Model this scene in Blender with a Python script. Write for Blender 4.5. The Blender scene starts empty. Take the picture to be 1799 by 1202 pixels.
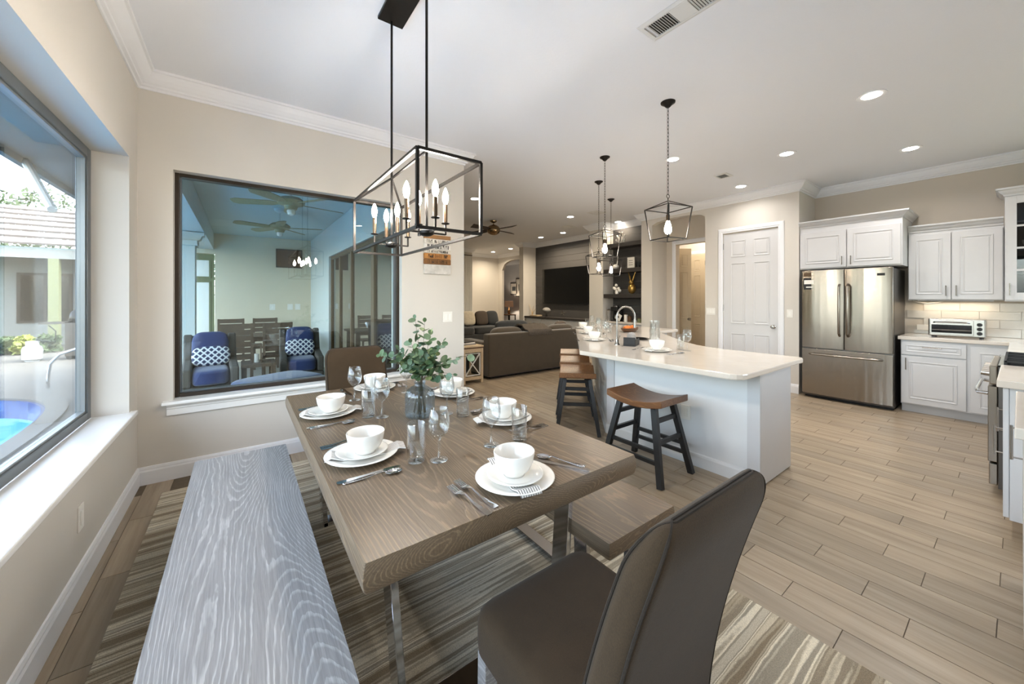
import bpy, math, random
from mathutils import Vector, Matrix
S = bpy.context.scene
COL = S.collection
random.seed(7)
PI = math.pi
# ------------------------------------------------------------------ camera (photo taken as 1799x1202)
cd = bpy.data.cameras.new('camera')
cam = bpy.data.objects.new('camera', cd)
COL.objects.link(cam)
cam.location = (0, 0, 1.38)
cam.rotation_euler = (PI / 2, 0, -math.radians(36.15))
cd.sensor_fit = 'HORIZONTAL'
cd.sensor_width = 36.0
cd.lens = 36.0 * 652.0 / 1799.0
cd.shift_y = -77.0 / 1799.0
cd.clip_start = 0.02
cd.clip_end = 300
S.camera = cam
# ------------------------------------------------------------------ world, sun, exposure
wd = bpy.data.worlds.new('World')
S.world = wd
wd.use_nodes = True
wn = wd.node_tree
wn.nodes.clear()
wo = wn.nodes.new('ShaderNodeOutputWorld')
wb = wn.nodes.new('ShaderNodeBackground')
sky = wn.nodes.new('ShaderNodeTexSky')
sky.sky_type = 'NISHITA'
sky.sun_disc = False
sky.sun_elevation = math.radians(48)
sky.sun_rotation = math.radians(110)
sky.air_density = 1.0
sky.dust_density = 2.5
sky.ozone_density = 1.0
hs = wn.nodes.new('ShaderNodeHueSaturation')
hs.inputs['Saturation'].default_value = 0.52
wn.links.new(sky.outputs[0], hs.inputs['Color'])
wn.links.new(hs.outputs[0], wb.inputs[0])
wb.inputs[1].default_value = 1.65
wn.links.new(wb.outputs[0], wo.inputs[0])
sd = bpy.data.lights.new('sun', 'SUN')
sd.energy = 0.9
sd.angle = math.radians(1.5)
sd.color = (1.0, 0.95, 0.86)
sun = bpy.data.objects.new('sun', sd)
COL.objects.link(sun)
sun.location = (10, -10, 20)
sun.rotation_euler = Vector((-0.60, 0.25, -0.76)).to_track_quat('-Z', 'Y').to_euler()
S.view_settings.view_transform = 'Standard'
S.view_settings.look = 'None'
S.view_settings.gamma = 1.0
S.view_settings.use_curve_mapping = False
S.view_settings.exposure = 0.66
S.cycles.max_bounces = 10
S.cycles.diffuse_bounces = 5
S.cycles.glossy_bounces = 5
S.cycles.transparent_max_bounces = 24
S.cycles.transmission_bounces = 8
S.cycles.caustics_reflective = False
S.cycles.caustics_refractive = False
S.cycles.sample_clamp_indirect = 6.0
S.cycles.use_denoising = True


def portal(name, loc, rot, sx, sy):
    l = bpy.data.lights.new(name, 'AREA')
    l.shape = 'RECTANGLE'
    l.size = sx
    l.size_y = sy
    l.cycles.is_portal = True
    o = bpy.data.objects.new(name, l)
    COL.objects.link(o)
    o.location = loc
    o.rotation_euler = rot


portal('added_window_portal', (5.65, -2.40, 1.45), (PI / 2, 0, 0), 2.5, 2.3)
portal('window_portal', (-0.90, 1.39, 1.47), (0, -PI / 2, 0), 1.74, 4.4)


# ------------------------------------------------------------------ helpers
def L(r, g, b):
    def f(c):
        c /= 255.0
        return c / 12.92 if c <= 0.04045 else ((c + 0.055) / 1.055) ** 2.4
    return (f(r), f(g), f(b), 1.0)


class NT:
    """tiny node helper"""
    def __init__(s, m):
        s.t = m.node_tree
        s.n = s.t.nodes

    def new(s, typ, **kw):
        n = s.n.new(typ)
        for k, v in kw.items():
            if k.startswith('i_'):
                key = k[2:]
                key = int(key) if key.isdigit() else key.replace('_', ' ')
                if isinstance(v, bpy.types.NodeSocket):
                    s.t.links.new(v, n.inputs[key])
                else:
                    n.inputs[key].default_value = v
            else:
                setattr(n, k, v)
        return n

    def link(s, a, b):
        s.t.links.new(a, b)

    def ramp(s, fac, stops, interp='LINEAR'):
        n = s.n.new('ShaderNodeValToRGB')
        cr = n.color_ramp
        cr.interpolation = interp
        while len(cr.elements) < len(stops):
            cr.elements.new(0.5)
        for e, (p, c) in zip(cr.elements, stops):
            e.position = p
            e.color = c if len(c) == 4 else (*c, 1)
        s.t.links.new(fac, n.inputs[0])
        return n.outputs[0]

    def mapping(s, vec, sc=(1, 1, 1), rot=(0, 0, 0), loc=(0, 0, 0)):
        n = s.n.new('ShaderNodeMapping')
        n.inputs['Scale'].default_value = sc
        n.inputs['Rotation'].default_value = rot
        n.inputs['Location'].default_value = loc
        s.t.links.new(vec, n.inputs['Vector'])
        return n.outputs[0]

    def noise(s, vec, scale, detail=3.0, rough=0.5, dist=0.0):
        n = s.new('ShaderNodeTexNoise', i_Scale=scale, i_Detail=detail, i_Roughness=rough, i_Distortion=dist)
        s.t.links.new(vec, n.inputs['Vector'])
        return n.outputs['Fac']

    def math(s, op, a, b=None):
        n = s.n.new('ShaderNodeMath')
        n.operation = op
        for i, v in enumerate((a, b)):
            if v is None:
                continue
            if isinstance(v, bpy.types.NodeSocket):
                s.t.links.new(v, n.inputs[i])
            else:
                n.inputs[i].default_value = v
        return n.outputs[0]

    def mix(s, fac, a, b, mode='MIX'):
        n = s.n.new('ShaderNodeMix')
        n.data_type = 'RGBA'
        n.blend_type = mode
        for key, v in ((0, fac), (6, a), (7, b)):
            if isinstance(v, bpy.types.NodeSocket):
                s.t.links.new(v, n.inputs[key])
            else:
                n.inputs[key].default_value = v
        return n.outputs[2]


MATS = {}


def mat(name, col, rough=0.5, metal=0.0, spec=0.5, var=0.0, vscale=6.0, bump=0.0, bscale=80.0, emis=None, estr=0.0, sheen=0.0, coat=0.0, fn=None):
    m = bpy.data.materials.new(name)
    m.use_nodes = True
    t = NT(m)
    b = t.n['Principled BSDF']
    b.inputs['Base Color'].default_value = col
    b.inputs['Roughness'].default_value = rough
    b.inputs['Metallic'].default_value = metal
    b.inputs['Specular IOR Level'].default_value = spec
    if sheen:
        b.inputs['Sheen Weight'].default_value = sheen
    if coat:
        b.inputs['Coat Weight'].default_value = coat
        b.inputs['Coat Roughness'].default_value = 0.15
    if emis:
        b.inputs['Emission Color'].default_value = emis
        b.inputs['Emission Strength'].default_value = estr
    co = t.new('ShaderNodeTexCoord').outputs['Object']
    if var:
        f = t.noise(co, vscale, 4.0, 0.6)
        d = tuple(c * (1 - var) for c in col[:3]) + (1,)
        u = tuple(min(1, c * (1 + var)) for c in col[:3]) + (1,)
        t.link(t.ramp(f, [(0.3, d), (0.7, u)]), b.inputs['Base Color'])
    if bump:
        f = t.noise(co, bscale, 3.0, 0.6)
        bn = t.new('ShaderNodeBump', i_Strength=bump, i_Distance=0.01, i_Height=f)
        t.link(bn.outputs[0], b.inputs['Normal'])
    if fn:
        fn(t, b, co)
    MATS[name] = m
    return m


def glassmat(name, tint, ior=1.45, power=5.0, rough=0.0, extra=0.0):
    """clear thin glass: see-through with fresnel reflections (works for shadow rays as it is)"""
    m = bpy.data.materials.new(name)
    m.use_nodes = True
    t = NT(m)
    t.n.remove(t.n['Principled BSDF'])
    tr = t.new('ShaderNodeBsdfTransparent', i_Color=tint)
    gl = t.new('ShaderNodeBsdfGlossy', i_Roughness=rough)
    gl.inputs['Color'].default_value = (1, 1, 1, 1)
    f0 = ((ior - 1) / (ior + 1)) ** 2
    lw = t.new('ShaderNodeLayerWeight', i_Blend=0.5)
    fac = t.math('ADD', t.math('MULTIPLY', t.math('POWER', lw.outputs['Facing'], power), 1 - f0 - extra), f0 + extra)
    mx = t.new('ShaderNodeMixShader')
    t.link(fac, mx.inputs[0])
    t.link(tr.outputs[0], mx.inputs[1])
    t.link(gl.outputs[0], mx.inputs[2])
    t.link(mx.outputs[0], t.n['Material Output'].inputs[0])
    MATS[name] = m
    return m


class MB:
    def __init__(s):
        s.v = []
        s.f = []

    def add(s, vs, fs, T=None):
        n = len(s.v)
        if T is not None:
            vs = [T @ Vector(v) for v in vs]
        s.v += [tuple(v) for v in vs]
        s.f += [tuple(i + n for i in f) for f in fs]
        return s

    def box(s, lo, hi, T=None):
        x0, y0, z0 = [min(a, b) for a, b in zip(lo, hi)]
        x1, y1, z1 = [max(a, b) for a, b in zip(lo, hi)]
        v = [(x0, y0, z0), (x1, y0, z0), (x1, y1, z0), (x0, y1, z0), (x0, y0, z1), (x1, y0, z1), (x1, y1, z1), (x0, y1, z1)]
        return s.add(v, [(0, 3, 2, 1), (4, 5, 6, 7), (0, 1, 5, 4), (1, 2, 6, 5), (2, 3, 7, 6), (3, 0, 4, 7)], T)

    def bar(s, p0, p1, w, h, up=(0, 0, 1)):
        """box along p0->p1, w across, h along 'up'"""
        p0, p1 = Vector(p0), Vector(p1)
        d = (p1 - p0).normalized()
        u = Vector(up)
        if abs(d.dot(u)) > 0.98:
            u = Vector((0, 1, 0))
        a = d.cross(u).normalized() * (w / 2)
        b = a.cross(d).normalized() * (h / 2)
        v = [p + i * a + j * b for p in (p0, p1) for i, j in ((-1, -1), (1, -1), (1, 1), (-1, 1))]
        return s.add(v, [(0, 1, 2, 3), (7, 6, 5, 4), (0, 4, 5, 1), (1, 5, 6, 2), (2, 6, 7, 3), (3, 7, 4, 0)])

    def cyl(s, p0, p1, r0, r1=None, n=12):
        r1 = r0 if r1 is None else r1
        p0, p1 = Vector(p0), Vector(p1)
        d = (p1 - p0).normalized()
        a = d.orthogonal().normalized()
        b = d.cross(a)
        v = []
        for p, r in ((p0, r0), (p1, r1)):
            for i in range(n):
                t = 2 * PI * i / n
                v.append(p + a * (r * math.cos(t)) + b * (r * math.sin(t)))
        f = [(i, (i + 1) % n, n + (i + 1) % n, n + i) for i in range(n)]
        f += [tuple(range(n - 1, -1, -1)), tuple(range(n, 2 * n))]
        return s.add(v, f)

    def lathe(s, prof, n=24, c=(0, 0, 0), T=None, sx=1.0, sy=1.0):
        v = []
        f = []
        rings = []
        for r, z in prof:
            if r < 1e-6:
                rings.append([len(v)])
                v.append((c[0], c[1], c[2] + z))
            else:
                k = len(v)
                rings.append(list(range(k, k + n)))
                v += [(c[0] + sx * r * math.cos(2 * PI * i / n), c[1] + sy * r * math.sin(2 * PI * i / n), c[2] + z) for i in range(n)]
        for A, B in zip(rings, rings[1:]):
            if len(A) == 1 and len(B) == 1:
                continue
            for i in range(n):
                j = (i + 1) % n
                if len(A) == 1:
                    f.append((A[0], B[j], B[i]))
                elif len(B) == 1:
                    f.append((A[i], A[j], B[0]))
                else:
                    f.append((A[i], A[j], B[j], B[i]))
        return s.add(v, f, T)

    def prism(s, poly, z0, z1, T=None):
        n = len(poly)
        v = [(x, y, z0) for x, y in poly] + [(x, y, z1) for x, y in poly]
        f = [tuple(range(n - 1, -1, -1)), tuple(range(n, 2 * n))]
        f += [(i, (i + 1) % n, n + (i + 1) % n, n + i) for i in range(n)]
        return s.add(v, f, T)

    def tube(s, pts, r, n=8, closed=False):
        pts = [Vector(p) for p in pts]
        m = len(pts)
        rs = r if isinstance(r, (list, tuple)) else [r] * m
        v = []
        a = None
        for i, p in enumerate(pts):
            if closed:
                d = pts[(i + 1) % m] - pts[i - 1]
            else:
                d = pts[min(i + 1, m - 1)] - pts[max(i - 1, 0)]
            d.normalize()
            if a is None:
                a = d.orthogonal().normalized()
            else:
                a = (a - d * a.dot(d)).normalized()
            b = d.cross(a)
            v += [p + a * (rs[i] * math.cos(2 * PI * k / n)) + b * (rs[i] * math.sin(2 * PI * k / n)) for k in range(n)]
        f = []
        for i in range(m if closed else m - 1):
            j = (i + 1) % m
            f += [(i * n + k, i * n + (k + 1) % n, j * n + (k + 1) % n, j * n + k) for k in range(n)]
        if not closed:
            f += [tuple(range(n - 1, -1, -1)), tuple(range((m - 1) * n, m * n))]
        return s.add(v, f)

    def ell(s, c, r, n=16, m=10, e=1.0, T=None):
        """ellipsoid; e<1 squares it off (cushions)"""
        def sp(x):
            return math.copysign(abs(x) ** e, x)
        v = []
        for j in range(m + 1):
            ph = -PI / 2 + PI * j / m
            for i in range(n):
                th = 2 * PI * i / n
                v.append((c[0] + r[0] * sp(math.cos(ph)) * sp(math.cos(th)), c[1] + r[1] * sp(math.cos(ph)) * sp(math.sin(th)), c[2] + r[2] * sp(math.sin(ph))))
        f = [(j * n + i, j * n + (i + 1) % n, (j + 1) * n + (i + 1) % n, (j + 1) * n + i) for j in range(m) for i in range(n)]
        return s.add(v, f, T)

    def mold(s, path, prof, closed=False, T=None):
        """sweep profile (d = to the left of the path, z) along a flat polyline with mitred corners"""
        n = len(path)
        P = [Vector((p[0], p[1])) for p in path]
        rows = []
        for i in range(n):
            def nrm(a, b):
                d = (P[b] - P[a]).normalized()
                return Vector((-d.y, d.x))
            if closed or 0 < i < n - 1:
                n0 = nrm(i - 1, i)
                n1 = nrm(i, (i + 1) % n)
                mt = (n0 + n1) / (1 + n0.dot(n1))
            elif i == 0:
                mt = nrm(0, 1)
            else:
                mt = nrm(n - 2, n - 1)
            rows.append([(P[i].x + mt.x * d, P[i].y + mt.y * d, z) for d, z in prof])
        k = len(prof)
        v = [p for r in rows for p in r]
        f = []
        for i in range(n if closed else n - 1):
            j = (i + 1) % n
            f += [(i * k + q, j * k + q, j * k + (q + 1) % k, i * k + (q + 1) % k) for q in range(k)]
        if not closed:
            f += [tuple(range(k - 1, -1, -1)), tuple(range((n - 1) * k, n * k))]
        return s.add(v, f, T)

    def mesh(s, name, org=None):
        me = bpy.data.meshes.new(name)
        v = s.v if org is None else [(a - org[0], b - org[1], c - org[2]) for a, b, c in s.v]
        me.from_pydata(v, [], s.f)
        me.update()
        return me

    def build(s, name, material, parent=None, smooth=False, bevel=0.0, seg=2, org=None, loc=None):
        me = s.mesh(name, org)
        return obj(name, me, material, parent, smooth, bevel, seg, loc)


def obj(name, me, material, parent=None, smooth=False, bevel=0.0, seg=2, loc=None):
    if material is not None and not me.materials:
        me.materials.append(MATS[material] if isinstance(material, str) else material)
    o = bpy.data.objects.new(name, me)
    COL.objects.link(o)
    if parent is not None:
        o.parent = parent
    if loc is not None:
        o.location = loc
    if smooth:
        me.polygons.foreach_set('use_smooth', [True] * len(me.polygons))
        try:
            me.set_sharp_from_angle(angle=math.radians(40))
        except Exception:
            pass
    if bevel:
        b = o.modifiers.new('bevel', 'BEVEL')
        b.width = bevel
        b.segments = seg
        b.limit_method = 'ANGLE'
        b.angle_limit = math.radians(40)
    return o


def tag(o, label, cat, group=None):
    o['label'] = label
    o['category'] = cat
    if group:
        o['group'] = group
    return o


def thing(name, label, cat, loc=(0, 0, 0), rz=0.0, group=None):
    o = bpy.data.objects.new(name, None)
    o.empty_display_size = 0.1
    COL.objects.link(o)
    o.location = loc
    o.rotation_euler = (0, 0, rz)
    return tag(o, label, cat, group)


def dup(root, loc, rz=0.0, label=None, group=None):
    r = root.copy()
    COL.objects.link(r)
    r.location = loc
    r.rotation_euler = (0, 0, rz)
    if label:
        r['label'] = label
    if group:
        r['group'] = group
    for ch in list(root.children):
        c = ch.copy()
        COL.objects.link(c)
        c.parent = r
        for g in list(ch.children):
            d = g.copy()
            COL.objects.link(d)
            d.parent = c
    return r


def struct(o):
    o['kind'] = 'structure'
    return o


def BOX(lo, hi):
    return MB().box(lo, hi)


def RZ(a, loc=(0, 0, 0)):
    return Matrix.Translation(loc) @ Matrix.Rotation(a, 4, 'Z')


def project(x, y, z):
    """pixel of a world point in the 1799x1202 frame (used only to pick the tiles that show largest)"""
    s, c = math.sin(math.radians(36.15)), math.cos(math.radians(36.15))
    w = x * s + y * c
    if w < 0.05:
        return None
    r = x * c - y * s
    return 899.5 + 652 * r / w, 524 - 652 * (z - 1.38) / w


def emit(name, col, strength):
    m = bpy.data.materials.new(name)
    m.use_nodes = True
    t = NT(m)
    t.n.remove(t.n['Principled BSDF'])
    e = t.new('ShaderNodeEmission', i_Color=col, i_Strength=strength)
    t.link(e.outputs[0], t.n['Material Output'].inputs[0])
    MATS[name] = m
    return m

# ------------------------------------------------------------------ materials
def f_wood(base, dark, line, k=20.0, sx=6.0, sy=0.75, fine=0.6, seed=0.0, lw=0.16, amt=1.1):
    def fn(t, b, co):
        p = t.mapping(co, (sx, sy, sx * 2.2), loc=(seed, seed * 0.7, seed * 1.3))
        n = t.noise(p, 1.0, 1.5, 0.3, 0.15)
        wob = t.noise(t.mapping(co, (40, 9, 40)), 1.0, 2.0, 0.6)
        saw = t.math('FRACT', t.math('ADD', t.math('MULTIPLY', n, k), t.math('MULTIPLY', wob, 0.9)))
        g = t.noise(t.mapping(co, (170, 5.5, 170)), 1.0, 3.0, 0.65)
        big = t.noise(t.mapping(co, (5, 0.8, 5)), 1.0, 2.0, 0.5)
        c0 = t.mix(big, dark, base)
        ln = t.ramp(saw, [(0.0, (1, 1, 1)), (lw * 0.5, (0.75, 0.75, 0.75)), (lw, (0, 0, 0)), (0.93, (0, 0, 0)), (1.0, (1, 1, 1))])
        c1 = t.mix(t.math('MULTIPLY', ln, t.math('MULTIPLY', g, amt)), c0, line)
        gr = t.ramp(g, [(0.35, (0.72, 0.72, 0.72)), (0.65, (1.18, 1.18, 1.18))])
        c2 = t.mix(fine, c1, t.mix(1.0, c1, gr, 'MULTIPLY'))
        t.link(c2, b.inputs['Base Color'])
        bn = t.new('ShaderNodeBump', i_Strength=0.25, i_Distance=0.002, i_Height=t.math('ADD', t.math('MULTIPLY', ln, 0.5), g))
        t.link(bn.outputs[0], b.inputs['Normal'])
    return fn


def f_tile(t, b, co):
    geo = t.new('ShaderNodeNewGeometry').outputs['Position']
    oi = t.new('ShaderNodeObjectInfo').outputs['Random']
    at = t.new('ShaderNodeAttribute', attribute_name='rnd').outputs['Fac']
    rnd = t.math('FRACT', t.math('ADD', oi, at))
    off = t.new('ShaderNodeCombineXYZ')
    t.link(t.math('MULTIPLY', rnd, 37.0), off.inputs[0])
    t.link(t.math('MULTIPLY', rnd, 61.0), off.inputs[1])
    va = t.new('ShaderNodeVectorMath', operation='ADD')
    t.link(geo, va.inputs[0])
    t.link(off.outputs[0], va.inputs[1])
    n1 = t.noise(t.mapping(va.outputs[0], (16, 1.1, 1)), 1.0, 4.0, 0.6, 0.4)
    n2 = t.noise(t.mapping(va.outputs[0], (90, 5, 1)), 1.0, 2.0, 0.6)
    n = t.math('ADD', t.math('MULTIPLY', n1, 0.75), t.math('MULTIPLY', n2, 0.25))
    c = t.ramp(n, [(0.25, L(124, 110, 92)), (0.5, L(150, 135, 115)), (0.75, L(170, 155, 135))])
    br = t.ramp(rnd, [(0.0, (0.84, 0.84, 0.84)), (0.5, (1.0, 0.99, 0.97)), (1.0, (1.12, 1.10, 1.08))])
    t.link(t.mix(1.0, c, br, 'MULTIPLY'), b.inputs['Base Color'])
    t.link(t.ramp(n1, [(0.3, (0.42,) * 3), (0.7, (0.30,) * 3)]), b.inputs['Roughness'])


def f_rug(t, b, co):
    wob = t.noise(t.mapping(co, (2.2, 5.0, 1)), 1.0, 3.0, 0.65)
    jag = t.noise(t.mapping(co, (30, 60, 1)), 1.0, 2.0, 0.6)
    sep = t.new('ShaderNodeSeparateXYZ')
    t.link(co, sep.inputs[0])
    cmb = t.new('ShaderNodeCombineXYZ')
    t.link(t.math('MULTIPLY', sep.outputs[0], 0.28), cmb.inputs[0])
    yy = t.math('ADD', t.math('MULTIPLY', sep.outputs[1], 17.0), t.math('MULTIPLY', wob, 0.45))
    t.link(yy, cmb.inputs[1])
    n0 = t.noise(cmb.outputs[0], 1.0, 1.5, 0.5, 0.0)
    n = t.math('ADD', n0, t.math('MULTIPLY', t.math('SUBTRACT', jag, 0.5), 0.025))
    st = [L(134, 120, 98), L(170, 157, 134), L(144, 132, 112), L(202, 191, 168), L(172, 161, 140), L(224, 215, 194), L(154, 145, 128), L(190, 181, 162)]
    pos = [0.0, 0.39, 0.44, 0.485, 0.52, 0.56, 0.60, 0.65]
    stops = []
    for k in range(8):
        if k:
            stops.append((pos[k] - 0.012, st[k - 1]))
        stops.append((pos[k] + (0.0 if k == 0 else 0.004), st[k]))
    c = t.ramp(n, stops)
    g = t.noise(co, 260.0, 2.0, 0.7)
    t.link(t.mix(1.0, c, t.ramp(g, [(0.3, (0.72,) * 3), (0.7, (1.22,) * 3)]), 'MULTIPLY'), b.inputs['Base Color'])
    bn = t.new('ShaderNodeBump', i_Strength=0.6, i_Distance=0.006, i_Height=t.math('ADD', g, t.math('MULTIPLY', n, 2.0)))
    t.link(bn.outputs[0], b.inputs['Normal'])


def f_steel(t, b, co):
    n = t.noise(t.mapping(co, (3.0, 8.0, 0.3)), 1.0, 1.5, 0.5)
    bn = t.new('ShaderNodeBump', i_Strength=0.4, i_Distance=0.03, i_Height=n)
    t.link(bn.outputs[0], b.inputs['Normal'])


def f_fabric(sc=700.0, amp=0.35):
    def fn(t, b, co):
        base = tuple(b.inputs['Base Color'].default_value)
        g = t.noise(t.mapping(co, (1.0, 1.0, 0.35)), sc, 2.0, 0.6)
        l = t.noise(co, 9.0, 3.0, 0.6)
        m = t.math('ADD', t.math('MULTIPLY', g, 0.7), t.math('MULTIPLY', l, 0.3))
        c = t.ramp(m, [(0.25, tuple(c * (1 - amp) for c in base[:3])), (0.75, tuple(c * (1 + amp) for c in base[:3]))])
        t.link(c, b.inputs['Base Color'])
        bn = t.new('ShaderNodeBump', i_Strength=0.35, i_Distance=0.002, i_Height=g)
        t.link(bn.outputs[0], b.inputs['Normal'])
    return fn


def f_ceiling(t, b, co):
    n = t.noise(co, 55.0, 4.0, 0.65)
    bn = t.new('ShaderNodeBump', i_Strength=0.12, i_Distance=0.01, i_Height=n)
    t.link(bn.outputs[0], b.inputs['Normal'])


def f_wicker(t, b, co):
    w = t.new('ShaderNodeTexWave', wave_type='BANDS', bands_direction='X', i_Scale=22.0, i_Distortion=0.6)
    t.link(co, w.inputs['Vector'])
    w2 = t.new('ShaderNodeTexWave', wave_type='BANDS', bands_direction='Z', i_Scale=30.0, i_Distortion=0.4)
    t.link(co, w2.inputs['Vector'])
    m = t.math('MULTIPLY', w.outputs['Fac'], w2.outputs['Fac'])
    t.link(t.ramp(m, [(0.0, L(52, 47, 42)), (1.0, L(120, 110, 98))]), b.inputs['Base Color'])


def f_lattice(t, b, co):
    sep = t.new('ShaderNodeSeparateXYZ')
    t.link(co, sep.inputs[0])
    u = t.math('MULTIPLY', sep.outputs[0], 13.0)
    w = t.math('MULTIPLY', sep.outputs[2], 13.0)
    def tri(v):
        return t.math('ABSOLUTE', t.math('SUBTRACT', t.math('FRACT', v), 0.5))
    m = t.math('MINIMUM', tri(t.math('ADD', t.math('ADD', u, w), 20.0)), tri(t.math('ADD', t.math('SUBTRACT', u, w), 20.0)))
    t.link(t.ramp(m, [(0.0, L(222, 224, 228)), (0.16, L(40, 48, 82))], 'CONSTANT'), b.inputs['Base Color'])


def f_stripe(axis, freq, c1, c2, duty=0.5):
    def fn(t, b, co):
        sep = t.new('ShaderNodeSeparateXYZ')
        t.link(co, sep.inputs[0])
        s = t.math('FRACT', t.math('MULTIPLY', sep.outputs[axis], freq))
        t.link(t.ramp(s, [(0.0, c1), (duty, c2)], 'CONSTANT'), b.inputs['Base Color'])
    return fn


def f_leaf(t, b, co):
    r = t.new('ShaderNodeObjectInfo').outputs['Random']
    t.link(t.ramp(r, [(0.0, L(52, 78, 52)), (0.45, L(78, 104, 62)), (0.75, L(104, 130, 110)), (1.0, L(140, 150, 92))]), b.inputs['Base Color'])


def f_quartz(t, b, co):
    n = t.noise(co, 7.0, 5.0, 0.6)
    t.link(t.ramp(n, [(0.3, L(200, 191, 180)), (0.7, L(207, 198, 187))]), b.inputs['Base Color'])


mat('wall_tan', L(207, 202, 194), 0.75, spec=0.25)
mat('wall_tan_dim', L(200, 191, 178), 0.75, spec=0.25)  # wall tan darkened: the dim kitchen light is put into the colour
mat('ceiling_white', L(226, 228, 233), 0.85, spec=0.2, fn=f_ceiling)
mat('trim_white', L(228, 229, 232), 0.4)
mat('sill_white', L(240, 239, 236), 0.3)
mat('tile', L(180, 163, 140), 0.36, fn=f_tile)
mat('grout', L(100, 88, 73), 0.8, var=0.1, vscale=30)
mat('rug', L(130, 118, 100), 0.95, spec=0.1, sheen=0.2, fn=f_rug)
mat('oak', L(96, 84, 72), 0.38, fn=f_wood(L(108, 91, 72), L(92, 76, 59), L(146, 126, 100), k=96.0, sx=2.4, sy=0.26, lw=0.32, amt=0.95))
mat('oak_grey_sheen', L(100, 94, 88), 0.40, fn=f_wood(L(160, 157, 155), L(142, 139, 137), L(208, 206, 203), k=130.0, sx=2.6, sy=0.36, seed=3.3, lw=0.30, amt=0.95))  # table oak greyed by window sheen put in its colour; also grey chair legs
mat('stool_wood', L(120, 84, 54), 0.35, fn=f_wood(L(128, 88, 54), L(92, 60, 36), L(150, 108, 68), k=9.0, sx=11, sy=1.2, seed=5))
mat('black_wood', L(30, 30, 31), 0.45, var=0.2, vscale=20)
mat('black_metal', L(34, 31, 29), 0.42, metal=0.6, var=0.15, vscale=30)
mat('bronze', L(78, 62, 46), 0.35, metal=0.7, var=0.1)
mat('chrome', L(205, 205, 208), 0.08, metal=1.0, var=0.03)
mat('nickel', L(176, 172, 166), 0.25, metal=1.0, var=0.04)
mat('steel', L(150, 141, 130), 0.24, metal=1.0, fn=f_steel)
mat('steel_dark', L(96, 92, 88), 0.35, metal=0.9, var=0.06)
mat('black_gloss', L(12, 12, 14), 0.08, var=0.05)
mat('black_matte', L(20, 20, 21), 0.6, var=0.1)
mat('chair_fabric', L(59, 46, 31), 0.85, spec=0.2, sheen=0.08, fn=f_fabric())
mat('piping', L(44, 37, 30), 0.85, spec=0.2, sheen=0.05, fn=f_fabric())
mat('sofa_fabric', L(74, 64, 51), 0.9, spec=0.2, sheen=0.4, fn=f_fabric(300, 0.25))
mat('sofa_dark', L(60, 62, 64), 0.9, spec=0.2, sheen=0.3, fn=f_fabric(300, 0.25))
mat('knit', L(94, 86, 78), 0.95, spec=0.1, bump=1.0, bscale=120, var=0.2, vscale=60)
mat('china', L(238, 234, 227), 0.12, coat=0.4, var=0.01)
mat('napkin', L(200, 194, 186), 0.9, fn=f_stripe(0, 120.0, L(226, 223, 218), L(120, 116, 114), 0.6))
mat('cabinet_white', L(196, 196, 197), 0.38, var=0.01)
mat('island_white', L(216, 217, 217), 0.45, var=0.01)
mat('quartz', L(232, 224, 214), 0.12, fn=f_quartz)
mat('backsplash', L(190, 184, 174), 0.14, coat=0.3, var=0.05, vscale=3.0)
mat('shiplap', L(72, 70, 69), 0.5, var=0.06, vscale=3)
mat('shelf_dark', L(48, 44, 42), 0.5, var=0.1)
mat('door_white', L(206, 206, 207), 0.4, var=0.01)
mat('door_tan', L(196, 182, 158), 0.45, var=0.02)
mat('plate_white', L(236, 234, 228), 0.35, var=0.01)
mat('leaf', L(80, 104, 66), 0.55, fn=f_leaf)
mat('stem', L(96, 84, 62), 0.7, var=0.15)
mat('screen', L(8, 9, 10), 0.06, spec=0.6, var=0.05)
mat('patio_wall', L(216, 203, 180), 0.8, var=0.02)
mat('patio_white', L(196, 200, 196), 0.6, var=0.02)
mat('patio_ceiling', L(176, 192, 192), 0.6, var=0.03)
mat('patio_floor', L(150, 146, 136), 0.8, var=0.12, vscale=4)
mat('olive_paint', L(118, 122, 88), 0.5, var=0.05)
mat('wicker', L(84, 76, 68), 0.7, fn=f_wicker)
mat('blue_cushion', L(38, 52, 98), 0.9, sheen=0.3, fn=f_fabric(300, 0.2))
mat('lattice_fabric', L(120, 124, 150), 0.9, fn=f_lattice)
mat('patio_wood', L(104, 84, 66), 0.55, fn=f_wood(L(108, 88, 70), L(80, 64, 50), L(130, 110, 88), k=8, sx=8, sy=1.0))
mat('fan_wood', L(150, 142, 98), 0.5, fn=f_wood(L(158, 148, 104), L(126, 116, 78), L(176, 166, 120), k=8, sx=14, sy=2.0))
mat('wing_white', L(132, 135, 131), 0.7, var=0.03)
mat('soffit_paint', L(88, 100, 100), 0.7, var=0.03)
mat('frame_grey', L(104, 110, 114), 0.4, metal=0.3, var=0.04)
mat('door_bronze', L(98, 76, 50), 0.4, metal=0.3, var=0.08)
mat('frame_bronze', L(54, 46, 38), 0.4, metal=0.4, var=0.08)
mat('silver_bead', L(150, 154, 156), 0.3, metal=0.6, var=0.02)
mat('pillow_cream', L(206, 194, 172), 0.9, var=0.12, vscale=14, bump=0.5, bscale=60)
mat('pillow_brown', L(88, 76, 66), 0.9, fn=f_stripe(0, 26.0, L(96, 84, 74), L(70, 60, 52)))
mat('light_wood', L(206, 182, 148), 0.5, fn=f_wood(L(210, 188, 156), L(186, 160, 124), L(224, 206, 178), k=8, sx=9, sy=1.0))
mat('brown_wood', L(98, 66, 42), 0.45, fn=f_wood(L(102, 70, 44), L(74, 48, 30), L(120, 88, 58), k=8, sx=9, sy=1.0))
mat('orange', L(206, 110, 36), 0.6, var=0.2, vscale=12)
mat('gold', L(176, 142, 78), 0.3, metal=0.8, var=0.08)
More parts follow.
